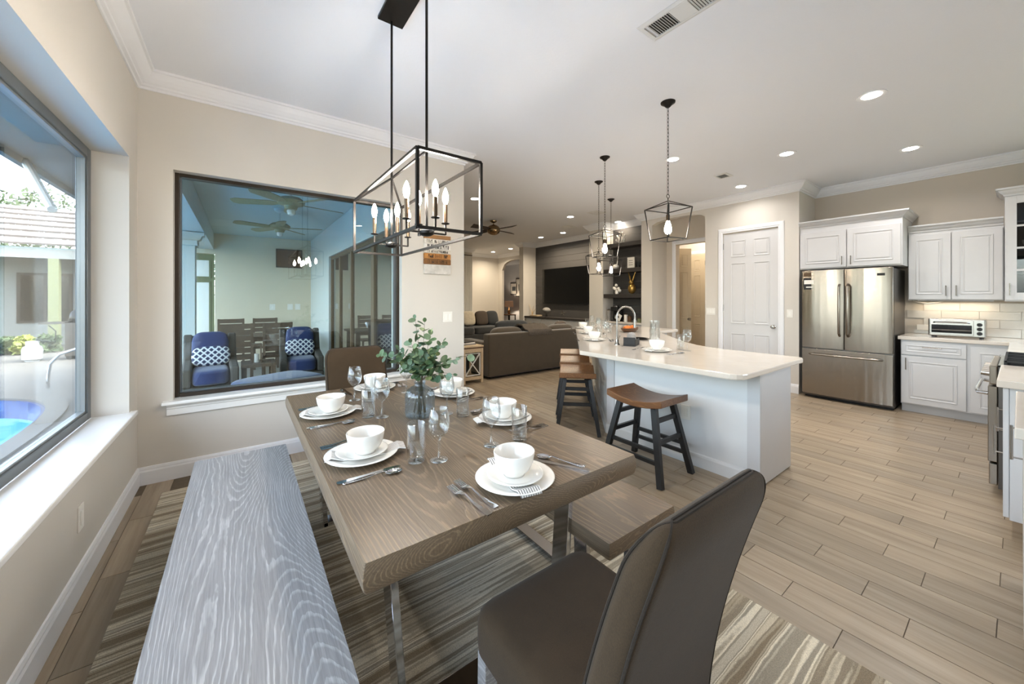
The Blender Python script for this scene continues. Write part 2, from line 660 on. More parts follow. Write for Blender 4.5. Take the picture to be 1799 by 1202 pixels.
mat('grey_cloth', L(150, 146, 142), 0.95, bump=0.8, bscale=90, var=0.15, vscale=30)
mat('paper', L(226, 222, 214), 0.8, var=0.03)
mat('outlet', L(230, 227, 220), 0.4, var=0.01)
mat('vent', L(206, 206, 204), 0.5, var=0.02)
mat('vent_dark', L(60, 60, 58), 0.7, var=0.1)
mat('soil', L(58, 48, 38), 0.9, var=0.3, vscale=20)
mat('concrete', L(104, 101, 95), 0.85, var=0.1, vscale=3, bump=0.2, bscale=60)
mat('pool_tile', L(34, 58, 112), 0.25, var=0.25, vscale=14)
mat('pool_plaster', L(150, 205, 232), 0.6, var=0.05)
mat('roof', L(110, 102, 97), 0.8, var=0.12, vscale=5)
mat('tank', L(190, 192, 192), 0.4, var=0.03)
mat('rubber', L(40, 44, 46), 0.6, var=0.1)
mat('foliage', L(62, 80, 46), 0.7, var=0.5, vscale=5)
mat('foliage_light', L(140, 148, 70), 0.7, var=0.4, vscale=7)
mat('grass', L(112, 110, 88), 0.9, var=0.3, vscale=2)
mat('bark', L(88, 74, 60), 0.9, var=0.3, vscale=12)
mat('brass_steel', L(150, 128, 98), 0.22, metal=1.0, var=0.05)
mat('dark_blade', L(52, 44, 40), 0.45, var=0.15, vscale=9)
mat('shade', L(120, 102, 92), 0.9, var=0.04, emis=L(150, 110, 80), estr=0.25)
glassmat('window_glass', (0.88, 0.91, 0.91, 1), 1.42)
glassmat('patio_glass', (0.80, 0.87, 0.86, 1), 1.5, extra=0.02)
glassmat('door_glass', (0.42, 0.42, 0.34, 1), 1.5, extra=0.22)
glassmat('drink_glass', (0.95, 0.96, 0.96, 1), 1.5, power=2.6, extra=0.02)
glassmat('vase_glass', (0.84, 0.89, 0.93, 1), 1.5)
glassmat('bulb_glass', (0.98, 0.92, 0.82, 1), 1.3)
glassmat('cab_glass', (0.55, 0.56, 0.56, 1), 1.5)
emit('bulb', (1.0, 0.88, 0.74, 1), 120.0)
emit('candle_bulb', (1.0, 0.90, 0.78, 1), 330.0)
emit('can_light', (1.0, 0.95, 0.88, 1), 22.0)


def f_water(t, b, co):
    n = t.noise(co, 3.0, 3.0, 0.5)
    bn = t.new('ShaderNodeBump', i_Strength=0.1, i_Distance=0.05, i_Height=n)
    t.link(bn.outputs[0], b.inputs['Normal'])


glassmat('water', (0.62, 0.86, 0.95, 1), 1.33)

# ------------------------------------------------------------------ the room shell
XL, YB, H = -0.614, 3.821, 3.05


def wall(name, m, boxes=(), extra=None):
    b = MB()
    for lo, hi in boxes:
        b.box(lo, hi)
    if extra:
        extra(b)
    return struct(b.build(name, m))


# floor slab (grout) and its tiles
fb = MB()
fb.box((-0.834, -2.35, -0.12), (12.2, 3.98, -0.0025))
fb.box((1.41, 3.98, -0.12), (12.2, 17.2, -0.0025))
floor = struct(fb.build('floor', 'grout'))
PH = (0.652, 0.28, 0.435)
TW, TL = 0.152, 0.595
tiles = []
for k in range(-18, 42):
    x0 = 2.022 + TW * k
    ph = PH[k % 3]
    for m_ in range(-5, 21):
        y0 = ph + TL * m_
        if y0 < -2.35 or x0 < -0.8 or (x0 < 1.41 and y0 + TL > 3.98) or (x0 > 8.1 and y0 < 3.0):
            continue
        cx, cy = x0 + TW / 2, y0 + TL / 2
        hid = (-0.42 < cx < 1.84 and cy < 3.4) or (3.05 < cx < 3.7 and 1.1 < cy < 2.4) or (cx > 6.5 and cy < 4.2) or cy > 9 or (1.9 < cx < 6.4 and 5.2 < cy) or cx < -0.6 or cy < -0.2 or cx > 7.2
        area = 0.0
        if not hid:
            ps = [project(*q, 0.0) for q in ((x0, y0), (x0 + TW, y0), (x0 + TW, y0 + TL), (x0, y0 + TL))]
            if all(ps) and any(-40 < p[0] < 1840 and p[1] < 1240 for p in ps):
                area = 0.5 * abs(sum(ps[i][0] * ps[(i + 1) % 4][1] - ps[(i + 1) % 4][0] * ps[i][1] for i in range(4)))
        tiles.append((min(area, 20000), cx, cy))
tiles.sort(key=lambda q: -q[0])
tb = MB().box((-TW / 2 + 0.0018, -TL / 2 + 0.0018, -0.006), (TW / 2 - 0.0018, TL / 2 - 0.0018, 0.0)).mesh('floor_tile')
tb.materials.append(MATS['tile'])
for a, cx, cy in tiles[:300]:
    o = bpy.data.objects.new('floor_tile', tb)
    COL.objects.link(o)
    o.parent = floor
    o.location = (cx, cy, 0)
rb = MB()
for a, cx, cy in tiles[300:]:
    rb.box((cx - TW / 2 + 0.0018, cy - TL / 2 + 0.0018, -0.006), (cx + TW / 2 - 0.0018, cy + TL / 2 - 0.0018, 0.0))
ro = rb.build('floor_tiles_far', 'tile', floor)
ro['kind'] = 'stuff'
at = ro.data.attributes.new('rnd', 'FLOAT', 'FACE')
vals = []
for i in range(len(tiles) - 300):
    vals += [random.random()] * 6
at.data.foreach_set('value', vals)

# walls
WY0, WY1, WZ0, WZ1 = -0.8, 3.578, 0.60, 2.345
wall('wall_left', 'wall_tan', [((-0.834, -2.35, 0), (XL, 3.98, WZ0 - 0.03)), ((-0.834, -2.35, WZ1), (XL, 3.98, H)),
                               ((-0.834, -2.35, WZ0 - 0.03), (XL, WY0, WZ1)), ((-0.834, WY1, WZ0 - 0.03), (XL, 3.98, WZ1))])
BX0, BX1, BZ0, BZ1 = -0.418, 1.362, 0.60, 2.365
wall('wall_back', 'wall_tan', [((XL, YB, 0), (2.098, 3.98, BZ0 - 0.03)), ((XL, YB, BZ1), (2.098, 3.98, H)), ((XL, YB, BZ0 - 0.03), (BX0, 3.98, BZ1)),
                               ((BX1, YB, BZ0 - 0.03), (2.098, 3.98, BZ1)), ((1.41, 3.98, 0), (2.098, 4.3, H))])
wall('wall_living', 'wall_tan', [((1.44, 4.3, 2.2), (1.6, 8.07, H)), ((1.44, 8.07, 0), (1.6, 11.0, H))])
wall('wall_rear', 'wall_tan', [((-0.834, -2.35, 0), (4.4, -2.2, H)), ((6.9, -2.35, 0), (7.35, -2.2, H)), ((4.4, -2.35, 2.6), (6.9, -2.2, H)), ((4.4, -2.35, 0), (6.9, -2.2, 0.3))])
w3 = struct(MB().box((4.4, -2.32, 0.3), (4.47, -2.25, 2.6)).box((6.83, -2.32, 0.3), (6.9, -2.25, 2.6)).box((5.615, -2.32, 0.3), (5.685, -2.25, 2.6)).box((4.47, -2.32, 2.53), (6.83, -2.25, 2.6)).box((4.47, -2.32, 0.3), (6.83, -2.25, 0.37)).build('added_rear_window', 'frame_grey'))  # added window out of view, put in to brighten the ceiling
for xa, xb in ((4.47, 5.615), (5.685, 6.83)):
    BOX((xa, -2.288, 0.37), (xb, -2.282, 2.53)).build('pane', 'window_glass', w3)
wall('wall_kitchen', 'wall_tan_dim', [((7.2, -2.2, 0), (7.35, 2.0, H))])


def arch_y(b, x0, x1, y0, y1, zs, zc, ztop, n=10):
    """wall piece over an opening y0..y1 with a shallow arched underside"""
    for i in range(n):
        ya, yb = y0 + (y1 - y0) * i / n, y0 + (y1 - y0) * (i + 1) / n

        def z(y):
            t = (2 * y - y0 - y1) / (y1 - y0)
            return zs + (zc - zs) * math.sqrt(max(0, 1 - t * t))
        v = [(x, y, zz) for x in (x0, x1) for y, zz in ((ya, z(ya)), (yb, z(yb)), (yb, ztop), (ya, ztop))]
        b.add(v, [(0, 1, 2, 3), (7, 6, 5, 4), (0, 4, 5, 1), (1, 5, 6, 2), (2, 6, 7, 3), (3, 7, 4, 0)])


wall('wall_pantry', 'wall_tan', [((6.62, 1.88, 0), (7.2, 2.0, H)), ((6.5, 1.88, 0), (6.62, 2.13, H)), ((6.5, 2.93, 0), (6.62, 3.22, H)), ((6.5, 2.13, 2.45), (6.62, 2.93, H)),
                                 ((6.62, 3.1, 0), (7.0, 3.22, H))], lambda b: arch_y(b, 6.5, 6.62, 3.22, 4.25, 2.80, 2.88, H))
wall('wall_alcove', 'wall_tan_dim', [((7.0, 3.1, 0), (7.12, 3.36, H)), ((7.0, 4.04, 0), (7.12, 4.25, H)), ((7.0, 3.36, 2.44), (7.12, 4.04, H))])
wall('wall_column_right', 'wall_tan', [((6.5, 4.25, 0), (7.33, 4.49, H))])
wall('wall_niche', 'wall_tan', [((6.875, 4.49, 0), (7.33, 5.47, H))])
wall('wall_column_left', 'wall_tan', [((6.5, 5.47, 0), (7.5, 5.87, H))])
wall('wall_television', 'wall_tan', [((7.355, 5.87, 0), (7.5, 8.8, H))])
wall('wall_return', 'wall_tan', [((6.85, 8.8, 0), (8.2, 9.0, H))])
wall('wall_foyer', 'wall_tan', [((8.1, 9.0, 0), (8.2, 10.1, H)), ((8.1, 11.75, 0), (8.2, 12.15, H)), ((6.35, 12.0, 0), (8.1, 12.15, H)), ((1.44, 11.0, 0), (6.35, 11.15, H)), ((6.2, 11.15, 0), (6.35, 12.15, H))],
     lambda b: arch_y(b, 8.1, 8.2, 10.1, 11.75, 2.45, 2.8, H))
wall('wall_bedroom', 'trim_white', [((11.0, 9.0, 0), (11.1, 17.0, H)), ((8.2, 8.9, 0), (11.1, 9.0, H)), ((8.2, 17.0, 0), (11.1, 17.1, H)), ((8.1, 12.15, 0), (8.2, 17.0, H))])
wall('wall_hall', 'wall_tan', [((8.6, 2.9, 0), (8.7, 6.0, H)), ((7.12, 2.9, 0), (8.6, 3.0, H)), ((7.5, 5.9, 0), (8.6, 6.0, H))])
wall('ceiling', 'ceiling_white', [((-0.834, -2.35, H), (12.2, 3.98, H + 0.12)), ((1.41, 3.98, H), (12.2, 17.2, H + 0.12))])

# crown moulding, base boards
CR = [(0, 2.925), (0.010, 2.925), (0.014, 2.940), (0.030, 2.946), (0.034, 2.958), (0.050, 2.968), (0.072, 2.992), (0.086, 3.016), (0.090, 3.030), (0.104, 3.033), (0.106, 3.05), (0, 3.05)]
LOOP = [(7.2, -2.2), (7.2, 1.88), (6.5, 1.88), (6.5, 4.49), (6.85, 4.49), (6.85, 5.47), (6.5, 5.47), (6.5, 5.87), (7.33, 5.87), (7.33, 8.8), (6.85, 8.8), (6.85, 9.0), (8.1, 9.0), (8.1, 12), (6.35, 12), (6.35, 11),
        (1.6, 11), (1.6, 4.3), (2.098, 4.3), (2.098, YB), (XL, YB), (XL, -2.2)]
struct(MB().mold(LOOP, CR, True).build('trim_1', 'trim_white'))
BB = [(0, 0), (0.016, 0), (0.016, 0.096), (0.012, 0.108), (0.012, 0.116), (0.007, 0.130), (0, 0.132)]
struct(MB().mold([(2.098, 4.3), (2.098, YB), (XL, YB), (XL, -2.2)], BB).build('baseboard_back', 'trim_white'))
bb = MB()
for p in ([(6.5, 1.88), (6.5, 2.07)], [(6.5, 2.99), (6.5, 3.22)], [(6.5, 4.25), (6.5, 4.49)], [(6.5, 5.47), (6.5, 5.87)], [(7.2, -2.2), (7.2, -0.7)], [(8.1, 12), (6.35, 12), (6.35, 11), (1.6, 11), (1.6, 8.1)]):
    bb.mold(p, BB)
struct(bb.build('baseboard_right', 'trim_white'))

# left picture window
w1 = struct(MB().box((-0.845, WY0, WZ0), (-0.79, WY0 + 0.06, WZ1)).box((-0.845, WY1 - 0.06, WZ0), (-0.79, WY1, WZ1)).box((-0.845, WY0 + .06, WZ1 - 0.06), (-0.79, WY1 - .06, WZ1)).box((-0.845, WY0 + .06, WZ0), (-0.79, WY1 - .06, WZ0 + 0.05)).build('window_1', 'frame_grey', bevel=0.004))
i0, i1, j0, j1 = WY0 + 0.06, WY1 - 0.06, WZ0 + 0.05, WZ1 - 0.06
MB().box((-0.835, i0, j0), (-0.80, i0 + 0.014, j1)).box((-0.835, i1 - 0.014, j0), (-0.80, i1, j1)).box((-0.835, i0 + .014, j1 - 0.014), (-0.80, i1 - .014, j1)).box((-0.835, i0 + .014, j0), (-0.80, i1 - .014, j0 + 0.012)).build('glazing_bead', 'silver_bead', w1)
MB().box((-0.824, i0 + 0.014, j0 + 0.012), (-0.818, i1 - 0.014, j1 - 0.014)).build('pane', 'window_glass', w1)
struct(BOX((-0.790, WY0 - 0.02, 0.570), (-0.578, WY1 + 0.055, WZ0)).build('window_sill_1', 'sill_white', bevel=0.006)).name = 'trim_2'

# back picture window on to the patio
w2 = struct(MB().box((BX0, 3.90, BZ0), (BX0 + 0.028, 3.975, BZ1)).box((BX1 - 0.028, 3.90, BZ0), (BX1, 3.975, BZ1)).box((BX0 + .028, 3.90, BZ1 - 0.028), (BX1 - .028, 3.975, BZ1)).box((BX0 + .028, 3.90, BZ0), (BX1 - .028, 3.975, BZ0 + 0.030)).build('window_2', 'frame_bronze', bevel=0.003))
MB().box((BX0 + 0.028, 3.93, BZ0 + 0.03), (BX0 + 0.038, 3.96, BZ1 - 0.028)).box((BX1 - 0.05, 3.93, BZ0 + 0.03), (BX1 - 0.028, 3.96, BZ1 - 0.028)).box((BX0 + .038, 3.93, BZ0 + 0.03), (BX1 - .05, 3.96, BZ0 + 0.04)).build('glazing_bead', 'frame_grey', w2)
MB().box((BX0 + 0.038, 3.942, BZ0 + 0.04), (BX1 - 0.05, 3.948, BZ1 - 0.028)).build('pane', 'patio_glass', w2)
s2 = struct(BOX((BX0 - 0.06, 3.755, 0.575), (BX1 + 0.06, 3.90, 0.600)).build('trim_3', 'sill_white', bevel=0.006))
MB().mold([(BX1 + 0.035, YB), (BX0 - 0.035, YB)], [(0, 0.49), (0.018, 0.49), (0.018, 0.535), (0.024, 0.542), (0.024, 0.552), (0.035, 0.565), (0.035, 0.575), (0, 0.575)]).build('apron', 'sill_white', s2)


# panelled doors (built in the local x-z plane, front towards -y)
def panel_door(name, w, h, m, parent=None, cols=2, T=0.035, loc=(0, 0, 0), rz=0.0, knob_side=1, hinges=True, kind='structure'):
    d = BOX((0, 0, 0), (w, T, h)).build(name, m, parent, bevel=0.002)
    d.location = loc
    d.rotation_euler = (0, 0, rz)
    if kind == 'structure':
        struct(d)
    st = 0.11 if cols == 2 else 0.07
    pw = (w - st * (cols + 1)) / cols
    rows = [(0.20, 0.33 * h), (0.33 * h + 0.16, 0.80 * h), (0.80 * h + 0.10, h - 0.12)]
    for c in range(cols):
        x0 = st + c * (pw + st)
        for z0, z1 in rows:
            p = MB()
            path = [(x0, z0), (x0 + pw, z0), (x0 + pw, z1), (x0, z1)]
            # bead frame and raised field, proud of the door face
            Tm = Matrix(((1, 0, 0, 0), (0, 0, -1, 0), (0, 1, 0, 0), (0, 0, 0, 1)))
            p.mold(path, [(0, 0), (0.004, 0.009), (0.012, 0.006), (0.020, 0.0)], True, Tm)
            p.box((x0 + 0.038, -0.006, z0 + 0.038), (x0 + pw - 0.038, 0.0, z1 - 0.038))
            p.build('door_panel', m, d, bevel=0.003)
    kx = w - 0.06 if knob_side > 0 else 0.06
    MB().lathe([(0.030, 0), (0.030, 0.006), (0.011, 0.012), (0.011, 0.035), (0.024, 0.042), (0.029, 0.055), (0.022, 0.068), (0, 0.072)], 16, T=Matrix.Translation((kx, 0, 0.94)) @ Matrix.Rotation(PI / 2, 4, 'X')).build('door_knob', 'nickel', d, smooth=True)
    if hinges:
        hx = -0.004 if knob_side > 0 else w + 0.004
        for z in (0.22, h * 0.5, h - 0.2):
            MB().cyl((hx, -0.004, z - 0.05), (hx, -0.004, z + 0.05), 0.007, n=8).build('hinge', 'nickel', d)
    return d


def casing(name, x, y0, y1, z1, w=0.075, t=0.018, m='trim_white'):
    """flat door casing on a wall that faces -x"""
    b = MB()
    T = Matrix(((0, 0, -1, x), (-1, 0, 0, 0), (0, 1, 0, 0), (0, 0, 0, 1)))
    prof = [(0, 0), (0, t * 0.6), (-w * 0.25, t * 0.7), (-w * 0.35, t), (-w * 0.85, t), (-w, t * 0.55), (-w, 0)]
    b.mold([(-y1, 0), (-y1, z1), (-y0, z1), (-y0, 0)], [(-d, z) for d, z in prof], False, T)
    return struct(b.build(name, m))


# pantry door faces -x : local x runs along -y
pd = panel_door('door_1', 0.78, 2.43, 'door_white', loc=(6.515, 2.92, 0.008), rz=-PI / 2, knob_side=1)
casing('trim_4', 6.5, 2.135, 2.925, 2.455)
casing('trim_5', 7.0, 3.34, 4.045, 2.445)
panel_door('door_2', 0.30, 2.40, 'door_tan', cols=1, loc=(7.285, 4.178, 0.008), rz=math.atan2(-0.155, 0.25), knob_side=1)
panel_door('door_3', 0.62, 2.38, 'door_tan', cols=2, loc=(8.56, 4.86, 0.008), rz=-PI / 2, knob_side=-1)
casing('trim_6', 8.6, 4.22, 4.88, 2.41)


def loft(b, rings, cap=True):
    n = len(rings[0])
    v = [p for r in rings for p in r]
    f = [(i * n + k, i * n + (k + 1) % n, (i + 1) * n + (k + 1) % n, (i + 1) * n + k) for i in range(len(rings) - 1) for k in range(n)]
    if cap:
        f += [tuple(range(n - 1, -1, -1)), tuple(range((len(rings) - 1) * n, len(rings) * n))]
    return b.add(v, f)


def rrect(cx, cy, hx, hy, r, n=4):
    r = min(r, hx * 0.999, hy * 0.999)
    out = []
    for sx, sy, a0 in ((1, -1, -PI / 2), (1, 1, 0), (-1, 1, PI / 2), (-1, -1, PI)):
        for i in range(n + 1):
            a = a0 + PI / 2 * i / n
            out.append((cx + sx * (hx - r) + r * math.cos(a), cy + sy * (hy - r) + r * math.sin(a)))
    return out


# ------------------------------------------------------------------ rug, table, benches, chairs
RUGZ = 0.0135
rug = BOX((-1.159, -1.75, 0.0005), (1.159, 1.75, 0.012)).build('area_rug', 'rug', bevel=0.004, loc=(0.71, 1.816, 0))
tag(rug, 'striped taupe and cream wool rug under the dining table', 'rug')


def slab(hx, hy, z0, z1, inset):
    b = MB()
    t = z1 - z0
    rings = []
    for fz, i in ((0, inset), (0.12, inset * 0.45), (0.45, 0.0), (0.75, inset * 0.2), (1.0, inset * 0.7)):
        rings.append([(x, y, z0 + fz * t) for x, y in rrect(0, 0, hx - i, hy - i, 0.006, 2)])
    return loft(b, rings)


def leg_loop(parent, y, top, hw_t, hw_b, w=0.08, t=0.02, z0=RUGZ):
    """flat-bar chrome loop across the width: two leaning legs, a floor bar and a top bar"""
    for s in (-1, 1):
        MB().bar((s * hw_b, y, z0), (s * hw_t, y, top), t, w, (0, 1, 0)).build('leg', 'chrome', parent, bevel=0.002)
    MB().box((-hw_b - t / 2, y - w / 2, z0), (hw_b + t / 2, y + w / 2, z0 + t)).build('floor_bar', 'chrome', parent, bevel=0.002)
    MB().box((-hw_t + t, y - w / 2, top - 0.012), (hw_t - t, y + w / 2, top)).build('top_bar', 'chrome', parent, bevel=0.001)


t = thing('dining_table', 'dark brown oak dining table with chrome loop legs, set for six', 'table', (0.7465, 1.82, 0))
slab(0.5205, 0.926, 0.683, 0.76, 0.010).build('table_top', 'oak', t, smooth=True)
for y in (-0.665, 0.665):
    leg_loop(t, y, 0.683, 0.385, 0.335, 0.085, 0.024)
for x, lab in ((0.010, 'oak bench, greyed by painted window sheen, with chrome legs between the window wall and the table'), (1.345, 'brown oak bench with chrome legs on the island side of the table')):
    t = thing('dining_bench', lab, 'bench', (x, 1.84, 0), group='dining benches')
    slab(0.225, 0.93, 0.385, 0.45, 0.006).build('seat', 'oak_grey_sheen' if x < 1 else 'oak', t, smooth=True)
    for y in (-0.74, 0.74):
        leg_loop(t, y, 0.385, 0.175, 0.165, 0.075, 0.02)
    MB().box((-0.035, -0.70, RUGZ), (0.035, 0.70, RUGZ + 0.018)).build('stretcher', 'chrome', t, bevel=0.002)


def parsons_chair(label, loc, rz):
    t = thing('dining_chair', label, 'chair', loc, rz, 'upholstered dining chairs')
    b = MB()
    rings = []
    for z, i in ((0.365, 0.012), (0.375, 0.002), (0.40, 0.0), (0.455, 0.0), (0.475, 0.004), (0.488, 0.014), (0.495, 0.035), (0.499, 0.08)):
        rings.append([(x, y, z) for x, y in rrect(0, 0.02, 0.228 - i, 0.23 - i, 0.05, 5)])
    loft(b, rings)
    b.build('seat', 'chair_fabric', t, smooth=True)
    b = MB()
    rings = []
    N = 28
    path = []
    us = [0.86 * k / 16 for k in range(17)] + [0.86 + 0.14 * math.sin(PI / 2 * k / 12) for k in range(1, 13)]
    for u in us:
        z = 0.30 + 0.69 * u
        yc = -0.168 - 0.165 * u ** 1.6
        th = 0.046 - 0.010 * u
        wi = 0.225
        if u > 0.86:
            q = (u - 0.86) / 0.14
            e_ = math.sqrt(max(0.0, 1 - q * q))
            th *= max(0.06, e_ ** 0.8)
            wi -= 0.06 * (1 - e_)
        rings.append([(x, y, z) for x, y in rrect(0, yc, wi, th, 0.03, 4)])
        path.append((yc, z, th, wi))
    loft(b, rings)
    b.build('backrest', 'chair_fabric', t, smooth=True)
    for sy in (-1, 1):
        pts = [(-p[3] + 0.008, p[0] + sy * (p[2] - 0.006), p[1]) for p in path[2:]] + [(p[3] - 0.008, p[0] + sy * (p[2] - 0.006), p[1]) for p in reversed(path[2:])]
        MB().tube(pts, 0.003, 6).build('piping', 'piping', t, smooth=True)
    for sx in (-1, 1):
        MB().bar((sx * 0.198, 0.215, RUGZ + 0.002), (sx * 0.198, 0.208, 0.37), 0.042, 0.042, (0, 1, 0)).build('leg', 'oak_grey_sheen', t, bevel=0.003)
        MB().bar((sx * 0.198, -0.225, RUGZ + 0.003), (sx * 0.198, -0.17, 0.33), 0.042, 0.042, (0, 1, 0)).build('leg', 'oak_grey_sheen', t, bevel=0.003)
    return t


parsons_chair('brown upholstered dining chair nearest the camera, back turned', (0.768, 0.69, 0), 0.0)
parsons_chair('brown upholstered dining chair at the far end under the patio window', (0.735, 2.80, 0), PI)

# ------------------------------------------------------------------ place settings
TZ = 0.7605
plate_me = MB().lathe([(0, 0), (0.078, 0), (0.088, 0.003), (0.132, 0.017), (0.135, 0.0195), (0.131, 0.0205), (0.088, 0.0075), (0.08, 0.006), (0, 0.006)], 40).mesh('dinner_plate')
salad_me = MB().lathe([(0, 0), (0.055, 0), (0.064, 0.003), (0.094, 0.014), (0.096, 0.0165), (0.093, 0.017), (0.064, 0.0065), (0.058, 0.005), (0, 0.005)], 36).mesh('salad_plate')
bowl_me = MB().lathe([(0, 0.004), (0.030, 0.004), (0.032, 0), (0.037, 0), (0.040, 0.007), (0.055, 0.022), (0.066, 0.045), (0.071, 0.078), (0.0695, 0.080), (0.0675, 0.077), (0.062, 0.046), (0.051, 0.026), (0.034, 0.012), (0, 0.009)], 36).mesh('bowl')
wine_me = MB().lathe([(0, 0.0), (0.033, 0.0), (0.034, 0.0015), (0.012, 0.006), (0.005, 0.012), (0.004, 0.07), (0.006, 0.082), (0.020, 0.092), (0.034, 0.110), (0.040, 0.132), (0.0395, 0.155), (0.033, 0.198), (0.0318, 0.199), (0.0305, 0.198), (0.037, 0.155), (0.0375, 0.132), (0.0318, 0.112), (0.018, 0.0955), (0, 0.090)], 28).mesh('wine_glass')
tum_me = MB().lathe([(0, 0.0), (0.031, 0.0), (0.0325, 0.002), (0.034, 0.145), (0.0332, 0.146), (0.0322, 0.145), (0.0305, 0.014), (0, 0.011)], 28).mesh('tumbler')
nb = MB()
def nap_ring(y, z, w=0.038):
    return [(-w, y, z), (w, y, z), (w, y, z + 0.004), (-w, y, z + 0.004)]


loft(nb, [nap_ring(-0.150, 0.006, 0.036), nap_ring(-0.128, 0.0165), nap_ring(-0.085, 0.002), nap_ring(0.07, 0.002), nap_ring(0.118, 0.0165), nap_ring(0.142, 0.010, 0.036)])
nap_me = nb.mesh('napkin')


def outline_piece(prof, zc, th=0.0022):
    """flat cutlery body: prof = (y, half width), curved up by zc(y)"""
    b = MB()
    loft(b, [[(-w, y, zc(y)), (w, y, zc(y)), (w, y, zc(y) + th), (-w, y, zc(y) + th)] for y, w in prof])
    return b


def zf(y):
    return 0.0005 + 0.012 * math.exp(-((y - 0.02) / 0.035) ** 2)


fork = outline_piece([(-0.10, 0.009), (-0.09, 0.0105), (-0.06, 0.008), (-0.02, 0.0035), (0.02, 0.003), (0.04, 0.007), (0.052, 0.0115), (0.062, 0.012)], zf)
for k in range(4):
    x = -0.0099 + k * 0.0066
    fork.bar((x, 0.060, 0.0045), (x * 1.02, 0.105, 0.009), 0.0034, 0.002)
fork_me = fork.mesh('fork')
spoon = outline_piece([(-0.10, 0.009), (-0.09, 0.0105), (-0.06, 0.008), (-0.02, 0.0035), (0.03, 0.003), (0.045, 0.006)], zf)
spoon.lathe([(0, 0.0008), (0.012, 0.002), (0.0185, 0.006), (0.0195, 0.0075), (0.018, 0.007), (0.011, 0.0035), (0, 0.0025)], 18, (0, 0.066, 0.0), sy=1.5)
spoon_me = spoon.mesh('spoon')
knife_me = outline_piece([(-0.105, 0.009), (-0.095, 0.0105), (-0.06, 0.009), (0.0, 0.0065), (0.01, 0.0085), (0.06, 0.0105), (0.095, 0.009), (0.112, 0.002)], lambda y: 0.0005, 0.003).mesh('knife')
for me in (plate_me, salad_me, bowl_me):
    me.materials.append(MATS['china'])
for me in (wine_me, tum_me):
    me.materials.append(MATS['drink_glass'])
for me in (fork_me, spoon_me, knife_me):
    me.materials.append(MATS['chrome'])
nap_me.materials.append(MATS['napkin'])
for me in (plate_me, salad_me, bowl_me, wine_me, tum_me, spoon_me):
    me.polygons.foreach_set('use_smooth', [True] * len(me.polygons))


def put(me, loc, rz, label, cat, group):
    o = bpy.data.objects.new(me.name.split('.')[0], me)
    COL.objects.link(o)
    o.location = loc
    o.rotation_euler = (0, 0, rz)
    return tag(o, label, cat, group)


SET = [((0.752, 1.012), 0.0, 'at the near head of the dining table', (0.853, 1.316), (0.987, 1.298)),
       ((0.383, 1.519), -PI / 2, 'at the near seat on the window bench side', (0.613, 1.313), (0.538, 1.355)),
       ((0.376, 2.171), -PI / 2, 'at the far seat on the window bench side', (0.595, 1.965), (0.537, 2.007)),
       ((1.085, 1.543), PI / 2, 'at the near seat on the kitchen side of the table', (0.894, 1.818), (0.944, 1.733)),
       ((1.105, 2.149), PI / 2, 'at the far seat on the kitchen side of the table', (0.882, 2.39), (0.965, 2.36)),
       ((0.738, 2.595), PI, 'at the far head by the patio window', (0.560, 2.390), (0.633, 2.318))]
for i, ((x, y), rz, where, wg, tg) in enumerate(SET):
    c, s = math.cos(rz), math.sin(rz)

    def W(u, v):
        return x + c * u - s * v, y + s * u + c * v
    put(plate_me, (x, y, TZ), rz, 'white dinner plate ' + where, 'plate', 'dinner plates on the table')
    nx, ny = W(0.0, 0.02)
    put(nap_me, (nx, ny, TZ + 0.0055), rz - 0.2, 'striped folded napkin ' + where, 'napkin', 'napkins on the table')
    put(salad_me, (x, y, TZ + 0.0125), rz, 'small white plate ' + where, 'plate', 'small plates on the table')
    put(bowl_me, (*W(0.005, 0.012), TZ + 0.0185), rz, 'white bowl stacked on plates ' + where, 'bowl', 'bowls on the table')
    if i == 0:
        fk = [(-0.19, -0.02, 0.12), (-0.155, 0.0, 0.12)]
        kn, sp = (0.205, -0.01, 0.5), (0.225, 0.02, 0.45)
    else:
        fk = [(-0.19, -0.02, 0.05), (-0.160, -0.02, -0.04)]
        kn, sp = (0.175, -0.02, 0.04), (0.20, -0.01, -0.12)
    for j, (u, v, a) in enumerate(fk):
        put(fork_me, (*W(u, v), TZ), rz + a, ('outer ' if j == 0 else 'inner ') + 'silver fork ' + where, 'fork', 'forks on the table')
    put(knife_me, (*W(kn[0], kn[1]), TZ), rz + kn[2], 'silver knife ' + where, 'knife', 'knives on the table')
    put(spoon_me, (*W(sp[0], sp[1]), TZ), rz + sp[2], 'silver spoon ' + where, 'spoon', 'spoons on the table')
    put(wine_me, (*wg, TZ), 0, 'clear stemmed wine glass set ' + where, 'wine glass', 'wine glasses on the table')
    put(tum_me, (*tg, TZ), 0, 'clear tall tumbler set ' + where, 'tumbler', 'tumblers on the table')

